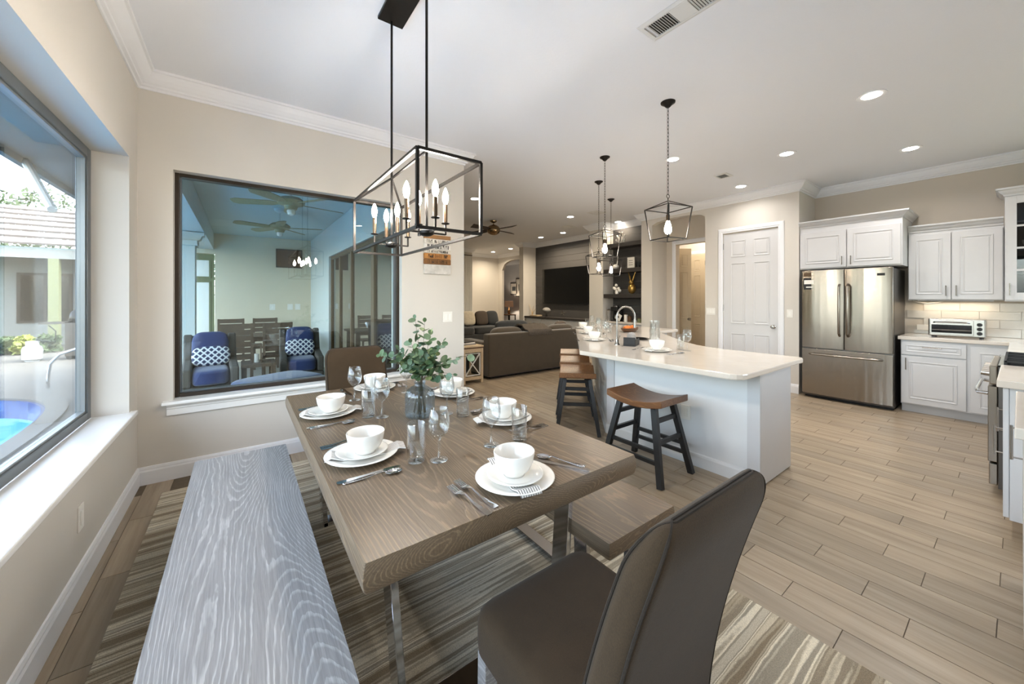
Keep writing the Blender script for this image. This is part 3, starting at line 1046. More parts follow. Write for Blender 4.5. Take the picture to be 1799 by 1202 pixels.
# ------------------------------------------------------------------ vase with eucalyptus
YAW = math.radians(36.15)
FV, RV = Vector((math.sin(YAW), math.cos(YAW), 0)), Vector((math.cos(YAW), -math.sin(YAW), 0))
VX, VY = 0.766, 1.874
v = thing('ribbed_vase', 'blue grey ribbed glass vase in the middle of the dining table', 'vase', (VX, VY, TZ))
vb = MB()
prof = [(0, 0), (0.070, 0), (0.075, 0.006), (0.076, 0.03), (0.076, 0.105), (0.072, 0.128), (0.052, 0.148), (0.030, 0.158), (0.026, 0.168), (0.031, 0.180)]
prof_in = [(0.0285, 0.180), (0.0235, 0.168), (0.027, 0.160), (0.049, 0.146), (0.0690, 0.127), (0.0730, 0.104), (0.0730, 0.03), (0.071, 0.01), (0, 0.008)]
nn = 72
rings = []
for r, z in prof + prof_in:
    rings.append([(r * (1 + 0.022 * math.cos(24 * 2 * PI * i / nn)) * math.cos(2 * PI * i / nn), r * (1 + 0.022 * math.cos(24 * 2 * PI * i / nn)) * math.sin(2 * PI * i / nn), z) for i in range(nn)])
loft(vb, rings, False)
vb.build('body', 'vase_glass', v, smooth=True)
e = thing('eucalyptus', 'green eucalyptus branches standing in the ribbed glass vase', 'plant', (VX, VY, TZ + 0.010))
leaf_meshes = []
for q in range(4):
    lb = MB()
    ring = []
    for i in range(10):
        a = 2 * PI * i / 10
        rx = 0.8 + 0.12 * (q % 2)
        ring.append((math.cos(a) * rx, 1 + math.sin(a), 0.18 * abs(math.cos(a)) + (0.06 * q) * (math.sin(a)) ** 2))
    lb.add([(0, 1, 0.0)] + ring, [(0, 1 + i, 1 + (i + 1) % 10) for i in range(10)])
    me = lb.mesh('leaf')
    me.materials.append(MATS['leaf'])
    leaf_meshes.append(me)
rng = random.Random(11)


def leaf(parent, p, d, size, me=None):
    o = bpy.data.objects.new('leaf', me or rng.choice(leaf_meshes))
    COL.objects.link(o)
    o.parent = parent
    o.location = p
    up = Vector((rng.uniform(-0.6, 0.6), rng.uniform(-0.6, 0.6), 1)) - FV * rng.uniform(0.2, 1.0)
    y = Vector(d).normalized()
    z = (up - y * up.dot(y)).normalized()
    x = y.cross(z)
    M = Matrix((x, y, z)).transposed().to_4x4()
    o.rotation_euler = M.to_euler()
    o.scale = (size, size, size)
    return o


def px_off(px, py, dep=0.0):
    """offset from the vase base for a branch tip that shows at this pixel, dep nearer/farther than the vase"""
    w = 1.965 + dep
    return FV * (w) + RV * ((px - 899.5) / 652 * w) + Vector((0, 0, 1.38 + (524 - py) / 652 * w)) - Vector((VX, VY, TZ + 0.010))


BR = [((729, 560), 0.05, 7), ((746, 566), 0.0, 6), ((758, 584), -0.05, 6), ((779, 600), 0.0, 7), ((768, 612), -0.08, 6), ((722, 602), -0.02, 6), ((700, 612), 0.02, 6), ((668, 626), 0.06, 9), ((690, 618), -0.05, 6),
      ((712, 640), -0.07, 5), ((734, 622), -0.1, 6), ((752, 630), -0.08, 6), ((800, 632), 0.04, 6), ((832, 622), 0.12, 4), ((784, 664), -0.04, 4), ((796, 658), -0.02, 3), ((742, 648), -0.05, 5), ((728, 660), -0.04, 4)]
for (px, py), dep, nl in BR:
    tip = px_off(px, py, dep)
    base = Vector((rng.uniform(-0.03, 0.03), rng.uniform(-0.03, 0.03), 0.003))
    neck = Vector((rng.uniform(-0.013, 0.013), rng.uniform(-0.013, 0.013), 0.165))
    mid = neck.lerp(tip, 0.45) + Vector((0, 0, 0.05))
    pts = []
    for i in range(13):
        u = i / 12
        if u < 0.25:
            pts.append(base.lerp(neck, u / 0.25))
        else:
            q = (u - 0.25) / 0.75
            pts.append(neck * (1 - q) ** 2 + mid * (2 * q * (1 - q)) + tip * q * q)
    MB().tube(pts, [0.0022 - 0.0014 * i / 12 for i in range(13)], 5).build('stem', 'stem', e, smooth=True)
    for k in range(nl):
        u = 0.42 + 0.58 * (k + 0.5) / nl
        i = min(11, int(u * 12))
        p = pts[i].lerp(pts[i + 1], u * 12 - i)
        d = (pts[i + 1] - pts[i]).normalized()
        side = d.cross(Vector((rng.uniform(-1, 1), rng.uniform(-1, 1), rng.uniform(-0.4, 1)))).normalized()
        sz = rng.uniform(0.018, 0.028) * (1.05 - 0.25 * k / nl)
        leaf(e, p, side + d * 0.45, sz)
        if k < nl - 1:
            leaf(e, p, -side + d * 0.45, sz * rng.uniform(0.8, 1.05))
    leaf(e, pts[-1], pts[-1] - pts[-2], 0.012)

# ------------------------------------------------------------------ chandelier
CX, CY = 0.727, 1.955
ch = thing('linear_chandelier', 'black open cage chandelier with eight candle bulbs over the dining table', 'chandelier', (CX, CY, 1.67))
x0, x1, y0, y1, z0, z1 = -0.150, 0.150, -0.515, 0.515, 0.0, 0.322
bw = 0.013
cg = MB()
for x in (x0, x1):
    for z in (z0, z1):
        cg.bar((x, y0, z), (x, y1, z), bw, bw)
    for y in (y0, y1):
        cg.bar((x, y, z0), (x, y, z1), bw, bw)
for y in (y0, y1):
    for z in (z0, z1):
        cg.bar((x0, y, z), (x1, y, z), bw, bw)
cg.build('cage', 'black_metal', ch)
RY = (-0.2585, 0.2585)
hp = MB()
ztop = 0.425
for y, ye in ((RY[0], y0), (RY[1], y1)):
    for x in (x0, x1):
        hp.bar((0, y, ztop), (x, ye, z1), 0.010, 0.010)
hp.bar((0, RY[0], ztop), (0, RY[1], ztop), 0.010, 0.010)
hp.build('top_brace', 'black_metal', ch)
for y in RY:
    MB().cyl((0, y, 0.02), (0, y, 1.36), 0.0065, n=10).build('rod', 'black_metal', ch, smooth=True)
    MB().lathe([(0, 0.008), (0.022, 0.012), (0.036, 0.022), (0.036, 0.034), (0.012, 0.046), (0, 0.046)], 18, (0, y, 0)).build('hub', 'black_metal', ch, smooth=True)
    for k in range(4):
        a = k * PI / 2
        dx, dy = math.cos(a) * 0.1, math.sin(a) * 0.1
        c = MB().bar((0, y, 0.028), (dx, y + dy, 0.028), 0.008, 0.008)
        c.bar((dx, y + dy, 0.026), (dx, y + dy, 0.085), 0.008, 0.008)
        c.lathe([(0, 0.078), (0.018, 0.080), (0.021, 0.084), (0.012, 0.088), (0, 0.088)], 14, (dx, y + dy, 0))
        co = c.build('candle_arm', 'black_metal', ch, smooth=False)
        MB().cyl((dx, y + dy, 0.086), (dx, y + dy, 0.178), 0.0105, n=12).build('candle_sleeve', 'bronze', co, smooth=True)
        MB().lathe([(0, 0.178), (0.007, 0.180), (0.013, 0.196), (0.0155, 0.212), (0.013, 0.232), (0.006, 0.252), (0, 0.262)], 14, (dx, y + dy, 0)).build('bulb', 'candle_bulb', co, smooth=True)
BOX((-0.075, -0.36, 1.36), (0.075, 0.285, 1.38)).build('canopy', 'black_metal', ch, bevel=0.004)


def at(px, py, z):
    """where the sight line through a pixel meets the level z (table, counter, ceiling)"""
    d = FV + RV * ((px - 899.5) / 652)
    w = (z - 1.38) / ((524 - py) / 652)
    return (d.x * w, d.y * w)


# ------------------------------------------------------------------ ceiling fixtures
can_t = MB().lathe([(0.062, -0.001), (0.092, -0.004), (0.094, 0.0), (0.062, 0.004)], 24)
can_ring = can_t.mesh('trim_ring')
can_ring.materials.append(MATS['trim_white'])
can_lens = MB().lathe([(0, 0.0015), (0.0625, 0.0015), (0.0625, -0.0005), (0, -0.0005)], 24).mesh('lens')
can_lens.materials.append(MATS['can_light'])
CANS = [((4.19, 0.72), 'recessed light nearest the right edge over the kitchen aisle', 1.0), ((6.03, 0.72), 'recessed light over the counter by the refrigerator', 1.0), ((5.09, 1.59), 'recessed light between refrigerator and island', 1.0),
        ((6.03, 2.46), 'recessed light in front of the white pantry door', 0.55), ((4.19, 2.46), 'recessed light beside the front pendant chain', 1.0), ((3.17, 5.40), 'recessed light seen through the chandelier cage', 1.3), ((5.46, 5.44), 'recessed light above the near sofa', 1.3),
        ((6.64, 7.75), 'recessed light washing the left end of the dark television wall', 2.2), ((6.64, 6.88), 'recessed light washing the right end of the dark television wall', 2.2), ((6.67, 5.19), 'recessed light above the wall shelves', 0.45),
        ((7.34, 11.2), 'recessed light farthest away in the foyer', 2.0), ((7.34, 10.13), 'recessed light in the foyer just beyond the television wall', 2.0),
        ((4.19, -1.0), 'recessed light behind the range run', 1.0), ((2.2, -1.1), 'recessed light behind the photographer', 1.0)]
for (x, y), lab, k in CANS:
    t = thing('recessed_light', lab, 'ceiling light', (x, y, H), 0, 'recessed ceiling lights')
    for nm, me in (('trim_ring', can_ring), ('lens', can_lens)):
        o = bpy.data.objects.new(nm, me)
        COL.objects.link(o)
        o.parent = t
        o.location = (0, 0, -0.002 if nm == 'trim_ring' else -0.0045)
    l = bpy.data.lights.new('recessed_lamp', 'AREA')
    l.shape = 'DISK'
    l.size = 0.11
    l.energy = 9.0 * k
    l.color = (1.0, 0.96, 0.92) if y < 5 else (1.0, 0.84, 0.62)
    l.spread = math.radians(150)
    o = bpy.data.objects.new('recessed_lamp', l)
    COL.objects.link(o)
    o.location = (0, 0, -0.012)
    o.parent = t


def vent(label, x0, x1, y0, y1, fields):
    t = thing('air_vent', label, 'vent', ((x0 + x1) / 2, (y0 + y1) / 2, H), 0, 'ceiling air vents')
    hx, hy = (x1 - x0) / 2, (y1 - y0) / 2
    b = MB()
    b.mold([(-hx, -hy), (hx, -hy), (hx, hy), (-hx, hy)], [(0, -0.002), (0.02, -0.010), (0.032, -0.010), (0.032, 0.0), (0, 0.0)], True)
    b.build('frame', 'vent', t)
    for fy0, fy1, m in fields:
        if m:
            BOX((-hx + 0.032, fy0, -0.002), (hx - 0.032, fy1, -0.0005)).build('duct', 'vent_dark', t)
            n = max(3, int((fy1 - fy0) / 0.014))
            for i in range(n):
                y = fy0 + (fy1 - fy0) * (i + 0.5) / n
                MB().bar((-hx + 0.032, y, -0.006), (hx - 0.032, y, -0.006), 0.0085 if m == 1 else 0.0055, 0.002, (0, 0.5 if m == 1 else -0.8, 1)).build('louvre', 'vent', t)
        else:
            BOX((-hx + 0.032, fy0, -0.010), (hx - 0.032, fy1, -0.0005)).build('damper_plate', 'vent', t, bevel=0.002)
    return t


vent('white ceiling air vent with two dark grilles at the top edge', 1.975, 2.17, 0.93, 1.40, [(-0.20, -0.07, 1), (-0.07, 0.04, 0), (0.04, 0.185, 2)])
vent('small white ceiling vent near the pantry', 5.20, 5.42, 2.30, 2.48, [(-0.055, 0.055, 2)])
vent('pale ceiling vent left of the pendant chains', 5.45, 5.75, 4.75, 5.0, [(-0.09, 0.09, 1)])
vent('pale ceiling vent farthest away before the television wall', 6.05, 6.35, 6.1, 6.35, [(-0.09, 0.09, 1)])


def lantern(label, x, y, apex=2.215, rz=math.radians(-12)):
    t = thing('lantern_pendant', label, 'pendant lamp', (x, y, apex), rz, 'lantern pendants over the island')
    top, bot, zt, zb = 0.1325, 0.100, -0.07, -0.335
    T4 = [(-top, -top, zt), (top, -top, zt), (top, top, zt), (-top, top, zt)]
    B4 = [(-bot, -bot, zb), (bot, -bot, zb), (bot, bot, zb), (-bot, bot, zb)]
    b = MB()
    for i in range(4):
        j = (i + 1) % 4
        b.bar(T4[i], T4[j], 0.007, 0.007)
        b.bar(B4[i], B4[j], 0.007, 0.007)
        b.bar(T4[i], B4[i], 0.007, 0.007, (0, 1, 0))
        b.bar(T4[i], (0, 0, -0.005), 0.006, 0.006)
    b.build('cage', 'black_metal', t)
    MB().cyl((0, 0, -0.13), (0, 0, 0.02), 0.004, n=8).build('stem', 'black_metal', t, smooth=True)
    MB().cyl((0, 0, -0.175), (0, 0, -0.125), 0.0155, n=14).build('socket', 'bronze', t, smooth=True)
    MB().lathe([(0, -0.290), (0.016, -0.286), (0.027, -0.268), (0.030, -0.252), (0.027, -0.230), (0.018, -0.196), (0.013, -0.178), (0, -0.176)], 18).build('bulb', 'bulb', t, smooth=True)
    MB().tube([(0.016 * math.cos(a), 0, 0.034 + 0.016 * math.sin(a)) for a in [2 * PI * i / 14 for i in range(14)]], 0.0028, 6, True).build('ring', 'black_metal', t, smooth=True)
    c = MB()
    z = 0.05
    zc = H - 0.045 - apex
    n = int((zc - z) / 0.030)
    st = (zc - z) / n
    for i in range(n):
        zz = z + st * (i + 0.5)
        pts = []
        for k in range(10):
            a = 2 * PI * k / 10
            u, w = 0.0075 * math.cos(a), 0.020 * math.sin(a)
            pts.append((u, 0, zz + w) if i % 2 else (0, u, zz + w))
        c.tube(pts, 0.0019, 5, True)
    c.build('chain', 'black_metal', t)
    MB().lathe([(0, -0.046), (0.012, -0.046), (0.020, -0.040), (0.036, -0.022), (0.058, -0.008), (0.060, 0), (0, 0)], 22, (0, 0, H - apex)).build('canopy', 'black_metal', t, smooth=True)
    return t


lantern('black lantern pendant nearest the camera over the island end', 2.94, 1.77)
lantern('black lantern pendant on the longest chain, second along the island', 3.48, 2.90, 2.20)
lantern('black lantern pendant third along the island, lowest of the rear cluster', 4.14, 3.56, 2.06)
lantern('black lantern pendant farthest away over the island', 5.04, 4.07, 2.09)

# ------------------------------------------------------------------ kitchen island
IT = 0.885
base_poly = [(3.03, 1.12), (3.64, 1.12), (3.64, 1.80), (3.95, 2.30), (4.98, 3.33), (5.5, 3.33), (5.5, 4.30), (4.83, 4.30), (3.03, 2.50)]
isl = thing('kitchen_island', 'white angled kitchen island cabinet under the quartz counter', 'island', (3.5, 2.4, 0))
org = (3.5, 2.4, 0)
MB().prism(base_poly, 0.0, 0.845).build('cabinet_body', 'island_white', isl, org=org)
MB().box((3.008, 1.10, 0.0), (3.03, 1.185, 0.845)).box((3.03, 1.10, 0.0), (3.10, 1.12, 0.845)).build('corner_post', 'cabinet_white', isl, org=org, bevel=0.002)
BOX((3.104, 1.104, 0.012), (3.625, 1.12, 0.835)).build('end_panel', 'cabinet_white', isl, org=org, bevel=0.002)
BOX((3.020, 2.40, 0.0), (3.03, 2.494, 0.845)).build('corner_post', 'cabinet_white', isl, org=org, bevel=0.002)
MB().mold([(3.03, 2.494), (3.03, 1.185)], [(0, 0), (-0.014, 0), (-0.014, 0.085), (-0.010, 0.1), (0, 0.108)]).build('baseboard', 'island_white', isl, org=org)
MB().mold([(4.83, 4.30), (3.03, 2.50)], [(0, 0), (-0.014, 0), (-0.014, 0.085), (-0.010, 0.1), (0, 0.108)]).build('baseboard', 'island_white', isl, org=org)
op = BOX((3.022, 1.62, 0.36), (3.03, 1.70, 0.48)).build('power_outlet', 'outlet', isl, org=org, bevel=0.002)
BOX((3.018, 1.645, 0.385), (3.022, 1.675, 0.455)).build('socket', 'paper', op)
for q in isl.children:
    if q is op:
        for g in q.children:
            g.location = (-3.5, -2.4, 0)
cp = [(2.64, 1.05), (2.60, 1.066), (2.583, 1.11), (2.58, 1.16)]
top_poly = [(2.58, 1.16), (2.584, 1.12), (2.60, 1.085), (2.63, 1.06), (2.675, 1.05), (3.74, 1.055), (3.78, 1.07), (3.80, 1.11), (3.80, 1.70), (3.83, 1.84), (3.91, 2.02), (4.10, 2.27), (4.98, 3.14), (5.08, 3.19), (5.58, 3.19), (5.64, 3.24), (5.64, 4.57), (4.70, 4.57), (2.58, 2.45)]
ctop = tag(MB().prism(top_poly, 0.845, IT).build('island_countertop', 'quartz', bevel=0.008, org=(3.5, 2.4, 0.845), loc=(3.5, 2.4, 0.845)), 'cream quartz countertop of the angled island', 'countertop')


def stool(label, x, y, rz):
    t = thing('saddle_stool', label, 'stool', (x, y, 0), rz, 'saddle stools at the island')
    b = MB()
    n = 12
    rows = []
    for i in range(n + 1):
        v = -0.25 + 0.5 * i / n
        zt = 0.582 + 0.044 * (v / 0.25) ** 2
        zb = zt - 0.052 + 0.006 * (1 - (v / 0.25) ** 2)
        rows.append([(-0.185, v, zb), (0.185, v, zb), (0.185, v, zt), (-0.185, v, zt)])
    loft(b, rows)
    b.build('seat', 'stool_wood', t, smooth=True, bevel=0.005)
    for sx in (-1, 1):
        for sy in (-1, 1):
            MB().bar((sx * 0.212, sy * 0.262, 0.0), (sx * 0.125, sy * 0.155, 0.545), 0.038, 0.044, (0, 1, 0)).build('leg', 'black_wood', t, bevel=0.002)

    def lp(sx, sy, z):
        u = z / 0.545
        return (sx * (0.212 - 0.087 * u), sy * (0.262 - 0.107 * u), z)
    for sy in (-1, 1):
        for z in (0.30, 0.45):
            MB().bar(lp(-1, sy, z), lp(1, sy, z), 0.022, 0.032).build('rung', 'black_wood', t)
    for sx in (-1, 1):
        for z in (0.16, 0.235):
            MB().bar(lp(sx, -1, z), lp(sx, 1, z), 0.022, 0.028).build('rung', 'black_wood', t)
    return t


stool('brown saddle stool with black legs in front of the white island panel', 2.655, 1.79, 0.0)
stool('brown saddle stool nearest of the three along the slanted island side', 2.91, 2.80, -PI / 4)
stool('brown saddle stool in the middle of the slanted island side', 3.36, 3.27, -PI / 4)
stool('brown saddle stool farthest along the slanted island side', 3.82, 3.75, -PI / 4)

# things on the island
ISET = [((1154, 617), 0.35, 'at the front of the island counter'), ((1044, 598), PI / 4, 'on the island above the nearest slanted-side stool'), ((1033, 586), PI / 4, 'on the island above the middle slanted-side stool'), ((1024, 577), PI / 4, 'on the island above the farthest slanted-side stool')]
for i, ((px, py), rz, where) in enumerate(ISET):
    x, y = at(px, py, IT)
    rr = PI / 2 if i == 0 else -PI / 4
    c, s = math.cos(rr), math.sin(rr)
    if i == 0:
        rr, c, s = -PI / 2, 0.0, -1.0

    def W(u, v):
        return x + c * u - s * v, y + s * u + c * v
    put(plate_me, (x, y, IT), 0, 'white dinner plate ' + where, 'plate', 'dinner plates on the island')
    put(nap_me, (*W(0, 0.01), IT + 0.0055), rr, 'striped napkin ' + where, 'napkin', 'napkins on the island')
    put(salad_me, (x, y, IT + 0.0125), 0, 'small white plate ' + where, 'plate', 'small plates on the island')
    put(bowl_me, (x, y, IT + 0.0185), 0, 'white bowl ' + where, 'bowl', 'bowls on the island')
    put(fork_me, (*W(-0.19, -0.02), IT), rr + 0.1, 'silver fork ' + where, 'fork', 'forks on the island')
    put(knife_me, (*W(0.18, -0.02), IT), rr, 'silver knife ' + where, 'knife', 'knives on the island')
    put(spoon_me, (*W(0.21, -0.02), IT), rr - 0.1, 'silver spoon ' + where, 'spoon', 'spoons on the island')
    gx, gy = W(0.16, 0.24)
    put(wine_me, (gx, gy, IT), 0, 'clear wine glass ' + where, 'wine glass', 'wine glasses on the island')
    gx, gy = W(0.08, 0.27)
    put(tum_me, (gx, gy, IT), 0, 'clear tumbler ' + where, 'tumbler', 'tumblers on the island')
# faucet and sink
fx, fy = at(1084, 606, IT)
fa = thing('arched_faucet', 'tall arched nickel faucet on the island', 'faucet', (fx, fy, IT), -0.6)
MB().lathe([(0, 0), (0.028, 0), (0.028, 0.008), (0.018, 0.02), (0.016, 0.06), (0, 0.06)], 16).build('base', 'nickel', fa, smooth=True)
pts = [(0, 0, 0.04), (0, 0, 0.12), (0, 0, 0.30)] + [(0.095 - 0.095 * math.cos(a), 0, 0.30 + 0.105 * math.sin(a)) for a in [PI * i / 10 for i in range(1, 11)]] + [(0.19, 0, 0.27)]
MB().tube(pts, 0.010, 10).build('spout', 'nickel', fa, smooth=True)
MB().cyl((0.19, 0, 0.18), (0.19, 0, 0.275), 0.015, 0.013, 12).build('spray_head', 'nickel', fa, smooth=True)
MB().tube([(0.0, -0.015, 0.06), (0.0, -0.05, 0.075), (0.0, -0.10, 0.11)], 0.006, 8).build('lever', 'nickel', fa, smooth=True)
x, y = at(1093, 608, IT)
cl = thing('dish_caddy', 'grey and black dish caddy beside the island faucet', 'caddy', (x + 0.13, y - 0.02, IT), 0.4)
MB().box((-0.10, -0.06, 0), (0.10, 0.06, 0.012)).box((-0.10, -0.06, 0.012), (-0.09, 0.06, 0.09)).box((0.09, -0.06, 0.012), (0.10, 0.06, 0.06)).box((-0.09, -0.06, 0.012), (0.09, -0.05, 0.07)).box((-0.09, 0.05, 0.012), (0.09, 0.06, 0.07)).build('tray', 'black_matte', cl, bevel=0.003)
MB().ell((-0.01, 0, 0.075), (0.075, 0.045, 0.065), 14, 8, 0.8).build('sponge_cloth', 'grey_cloth', cl, smooth=True)
x, y = at(1122, 596, IT)
tag(MB().lathe([(0, 0), (0.10, 0), (0.125, 0.012), (0.12, 0.014), (0.095, 0.006), (0, 0.006)], 28, sx=1.0, sy=1.0).build('black_tray', 'black_gloss', loc=(x, y, IT), smooth=True), 'round black tray on the island counter', 'tray')
x, y = at(1108, 605, IT)
tag(BOX((-0.09, -0.014, 0), (0.09, 0.014, 0.010)).build('cutting_knife', 'brown_wood', loc=(x, y, IT), bevel=0.004), 'flat brown wooden utensil lying on the island', 'utensil')
x, y = at(1135, 598, IT)
pt = thing('glass_pitcher', 'tall clear glass pitcher on the island behind the bowl', 'pitcher', (x + 0.02, y - 0.1, IT), 0.5)
MB().lathe([(0, 0), (0.050, 0), (0.055, 0.005), (0.060, 0.10), (0.050, 0.19), (0.054, 0.235), (0.052, 0.235), (0.048, 0.19), (0.057, 0.10), (0.052, 0.012), (0, 0.010)], 24).build('jug', 'drink_glass', pt, smooth=True)
MB().tube([(0.055, 0, 0.05), (0.095, 0, 0.07), (0.105, 0, 0.13), (0.09, 0, 0.19), (0.052, 0, 0.205)], 0.006, 8).build('handle', 'drink_glass', pt, smooth=True)
for k, (px, py, me, lab) in enumerate([(1062, 588, wine_me, 'clear wine glass grouped left of the faucet, front of two'), (1071, 586, tum_me, 'clear tumbler grouped left of the faucet, front of two'), (1052, 580, wine_me, 'clear wine glass grouped left of the faucet, rear of two'), (1066, 578, tum_me, 'clear tumbler grouped left of the faucet, rear of two'), (1147, 588, tum_me, 'clear tumbler beside the island pitcher')]):
    x, y = at(px, py, IT)
    put(me, (x, y, IT), 0, lab, 'glass', 'loose glasses on the island')
x, y = at(1106, 583, IT)
pb = thing('pumpkin_basket', 'low wooden dough bowl filled with orange gourds on the island', 'basket', (x, y, IT), 0.2)
MB().lathe([(0, 0.0), (0.10, 0.0), (0.14, 0.03), (0.155, 0.06), (0.147, 0.06), (0.13, 0.034), (0.09, 0.012), (0, 0.010)], 20, sx=1.25, sy=0.7).build('dough_bowl', 'brown_wood', pb, smooth=True)
for k, (gx, gy, r) in enumerate(((-0.09, 0.0, 0.052), (-0.01, 0.02, 0.045), (0.07, -0.01, 0.05), (0.125, 0.01, 0.034))):
    g = MB()
    rings = []
    for j in range(9):
        ph = -PI / 2 + PI * j / 8
        rings.append([(gx + r * math.cos(ph) * (1 + 0.08 * math.cos(8 * th)) * math.cos(th), gy + r * math.cos(ph) * (1 + 0.08 * math.cos(8 * th)) * math.sin(th), 0.055 + r * 0.8 * math.sin(ph)) for th in [2 * PI * i / 24 for i in range(24)]])
    loft(g, rings)
    o = g.build('gourd', 'orange', pb, smooth=True)
    MB().cyl((gx, gy, 0.055 + r * 0.75), (gx + 0.006, gy, 0.055 + r * 1.15), 0.006, 0.004, 6).build('stalk', 'stem', o)


# ------------------------------------------------------------------ kitchen cabinets (fronts face -x; local u = along -y)
def bar_handle(parent, p0, p1, out, m='nickel', r=0.005):
    """bar pull from p0 to p1 standing off the face by vector out"""
    p0, p1, out = Vector(p0), Vector(p1), Vector(out)
    d = (p1 - p0).normalized()
    b = MB().cyl(p0 + out - d * 0.012, p1 + out + d * 0.012, r, n=8)
    b.cyl(p0, p0 + out, r * 0.8, n=8)
    b.cyl(p1, p1 + out, r * 0.8, n=8)
    return b.build('handle', m, parent, smooth=True)


def raised_door(parent, x, y0, y1, z0, z1, handle=None, m='cabinet_white', name='door', T=0.02):
    """raised-panel front on a face x = const looking to -x"""
    d = MB().box((x - T, y0, z0), (x, y1, z1)).build(name, m, parent, bevel=0.003)
    fr = 0.062 if z1 - z0 > 0.25 else 0.035
    Tm = Matrix(((0, 0, -1, x - T), (-1, 0, 0, 0), (0, 1, 0, 0), (0, 0, 0, 1)))
    p = MB()
    p.mold([(-y1 + fr, z0 + fr), (-y0 - fr, z0 + fr), (-y0 - fr, z1 - fr), (-y1 + fr, z1 - fr)], [(0, 0), (0.004, 0.007), (0.012, 0.0045), (0.02, 0.0)], True, Tm)
    p.box((x - T - 0.006, y0 + fr + 0.032, z0 + fr + 0.032), (x - T, y1 - fr - 0.032, z1 - fr - 0.032))
    p.build('raised_panel', m, d, bevel=0.004)
    if handle:
        bar_handle(d, (x - T, handle[0], handle[1]), (x - T, handle[2], handle[3]), (-0.03, 0, 0))
    return d


def cab_crown(parent, path, z):
    MB().mold(path, [(0, z), (-0.008, z), (-0.012, z + 0.018), (-0.030, z + 0.035), (-0.046, z + 0.062), (-0.060, z + 0.070), (-0.062, z + 0.088), (0, z + 0.088)]).build('crown', 'cabinet_white', parent)


fr = thing('refrigerator', 'stainless steel french door refrigerator with bottom freezer', 'refrigerator', (6.75, 1.36, 0))
FO = (6.75, 1.36, 0)
BOX((6.44, 0.905, 0.03), (7.14, 1.815, 1.75)).build('body', 'steel_dark', fr, org=FO, bevel=0.004)
BOX((6.47, 0.92, 0.0), (7.10, 1.80, 0.03)).build('toe_grille', 'black_matte', fr, org=FO)
for y0, y1, nm in ((0.908, 1.356, 'right'), (1.364, 1.812, 'left')):
    d = MB()
    rings = []
    pts = []
    for i in range(13):
        u = i / 12
        y = y0 + (y1 - y0) * u
        pts.append((6.385 - 0.022 * math.sin(PI * u) ** 0.7, y))
    poly = [(6.435, y0)] + pts + [(6.435, y1)]
    d.prism([(a, b) for a, b in reversed(poly)], 0.70, 1.762)
    d.build('door', 'steel', fr, org=FO, smooth=True, bevel=0.003)
d = MB()
pts = [(6.385 - 0.022 * math.sin(PI * i / 16) ** 0.7, 0.908 + 0.904 * i / 16) for i in range(17)]
d.prism([(a, b) for a, b in reversed([(6.435, 0.908)] + pts + [(6.435, 1.812)])], 0.065, 0.685)
fz = d.build('freezer_drawer', 'steel', fr, org=FO, smooth=True, bevel=0.003)
for y in (1.318, 1.402):
    MB().tube([(6.37, y, 0.88), (6.325, y, 0.91), (6.318, y, 1.2), (6.325, y, 1.53), (6.37, y, 1.56)], 0.013, 10).build('door_handle', 'steel', fr, org=FO, smooth=True)
MB().tube([(6.37, 1.72, 0.615), (6.322, 1.69, 0.617), (6.312, 1.36, 0.617), (6.322, 1.03, 0.617), (6.37, 1.0, 0.615)], 0.013, 10).build('drawer_handle', 'steel', fr, org=FO, smooth=True)
st = BOX((6.368, 1.655, 1.50), (6.374, 1.790, 1.66)).build('energy_sticker', 'black_matte', fr, org=FO)
BOX((6.366, 1.662, 1.575), (6.369, 1.783, 1.63)).build('sticker_print', 'paper', st)
BOX((6.366, 1.690, 1.525), (6.369, 1.760, 1.54)).build('sticker_print', 'paper', st)
for g in st.children:
    g.location = (-FO[0], -FO[1], 0)
BOX((6.368, 1.70, 1.68), (6.374, 1.79, 1.735)).build('round_sticker', 'bronze', fr, org=FO, bevel=0.01)
BOX((6.366, 0.975, 1.66), (6.372, 1.055, 1.69)).build('maker_badge', 'black_matte', fr, org=FO)

oc = thing('overfridge_cabinet', 'white two door cabinet with crown above the refrigerator', 'cabinet', (6.85, 1.36, 1.78))
OO = (6.85, 1.36, 1.78)


def shift_children(root, o):
    """parts written in world coordinates: move them under their thing's base"""
    for c in root.children:
        c.location = Vector(c.location) - Vector(o)


BOX((6.52, 0.845, 1.785), (7.195, 1.875, 2.375)).build('carcass', 'cabinet_white', oc, bevel=0.002)
raised_door(oc, 6.52, 0.86, 1.355, 1.80, 2.30, (1.315, 1.84, 1.315, 1.93))
raised_door(oc, 6.52, 1.365, 1.868, 1.80, 2.30, (1.405, 1.84, 1.405, 1.93))
cab_crown(oc, [(7.19, 0.845), (6.52, 0.845), (6.52, 1.875)][::-1] if False else [(6.52, 1.875), (6.52, 0.845), (7.19, 0.845)], 2.375)
shift_children(oc, OO)

uc = thing('wall_cabinet', 'white two door wall cabinet above the toaster oven', 'cabinet', (7.0, 0.48, 1.35))
BOX((6.87, 0.105, 1.355), (7.195, 0.840, 2.20)).build('carcass', 'cabinet_white', uc, bevel=0.002)
raised_door(uc, 6.87, 0.488, 0.835, 1.365, 2.17, (0.525, 1.42, 0.525, 1.52))
raised_door(uc, 6.87, 0.112, 0.480, 1.365, 2.17, (0.445, 1.42, 0.445, 1.52))
cab_crown(uc, [(6.87, 0.84), (6.87, 0.108)], 2.20)
shift_children(uc, (7.0, 0.48, 1.35))

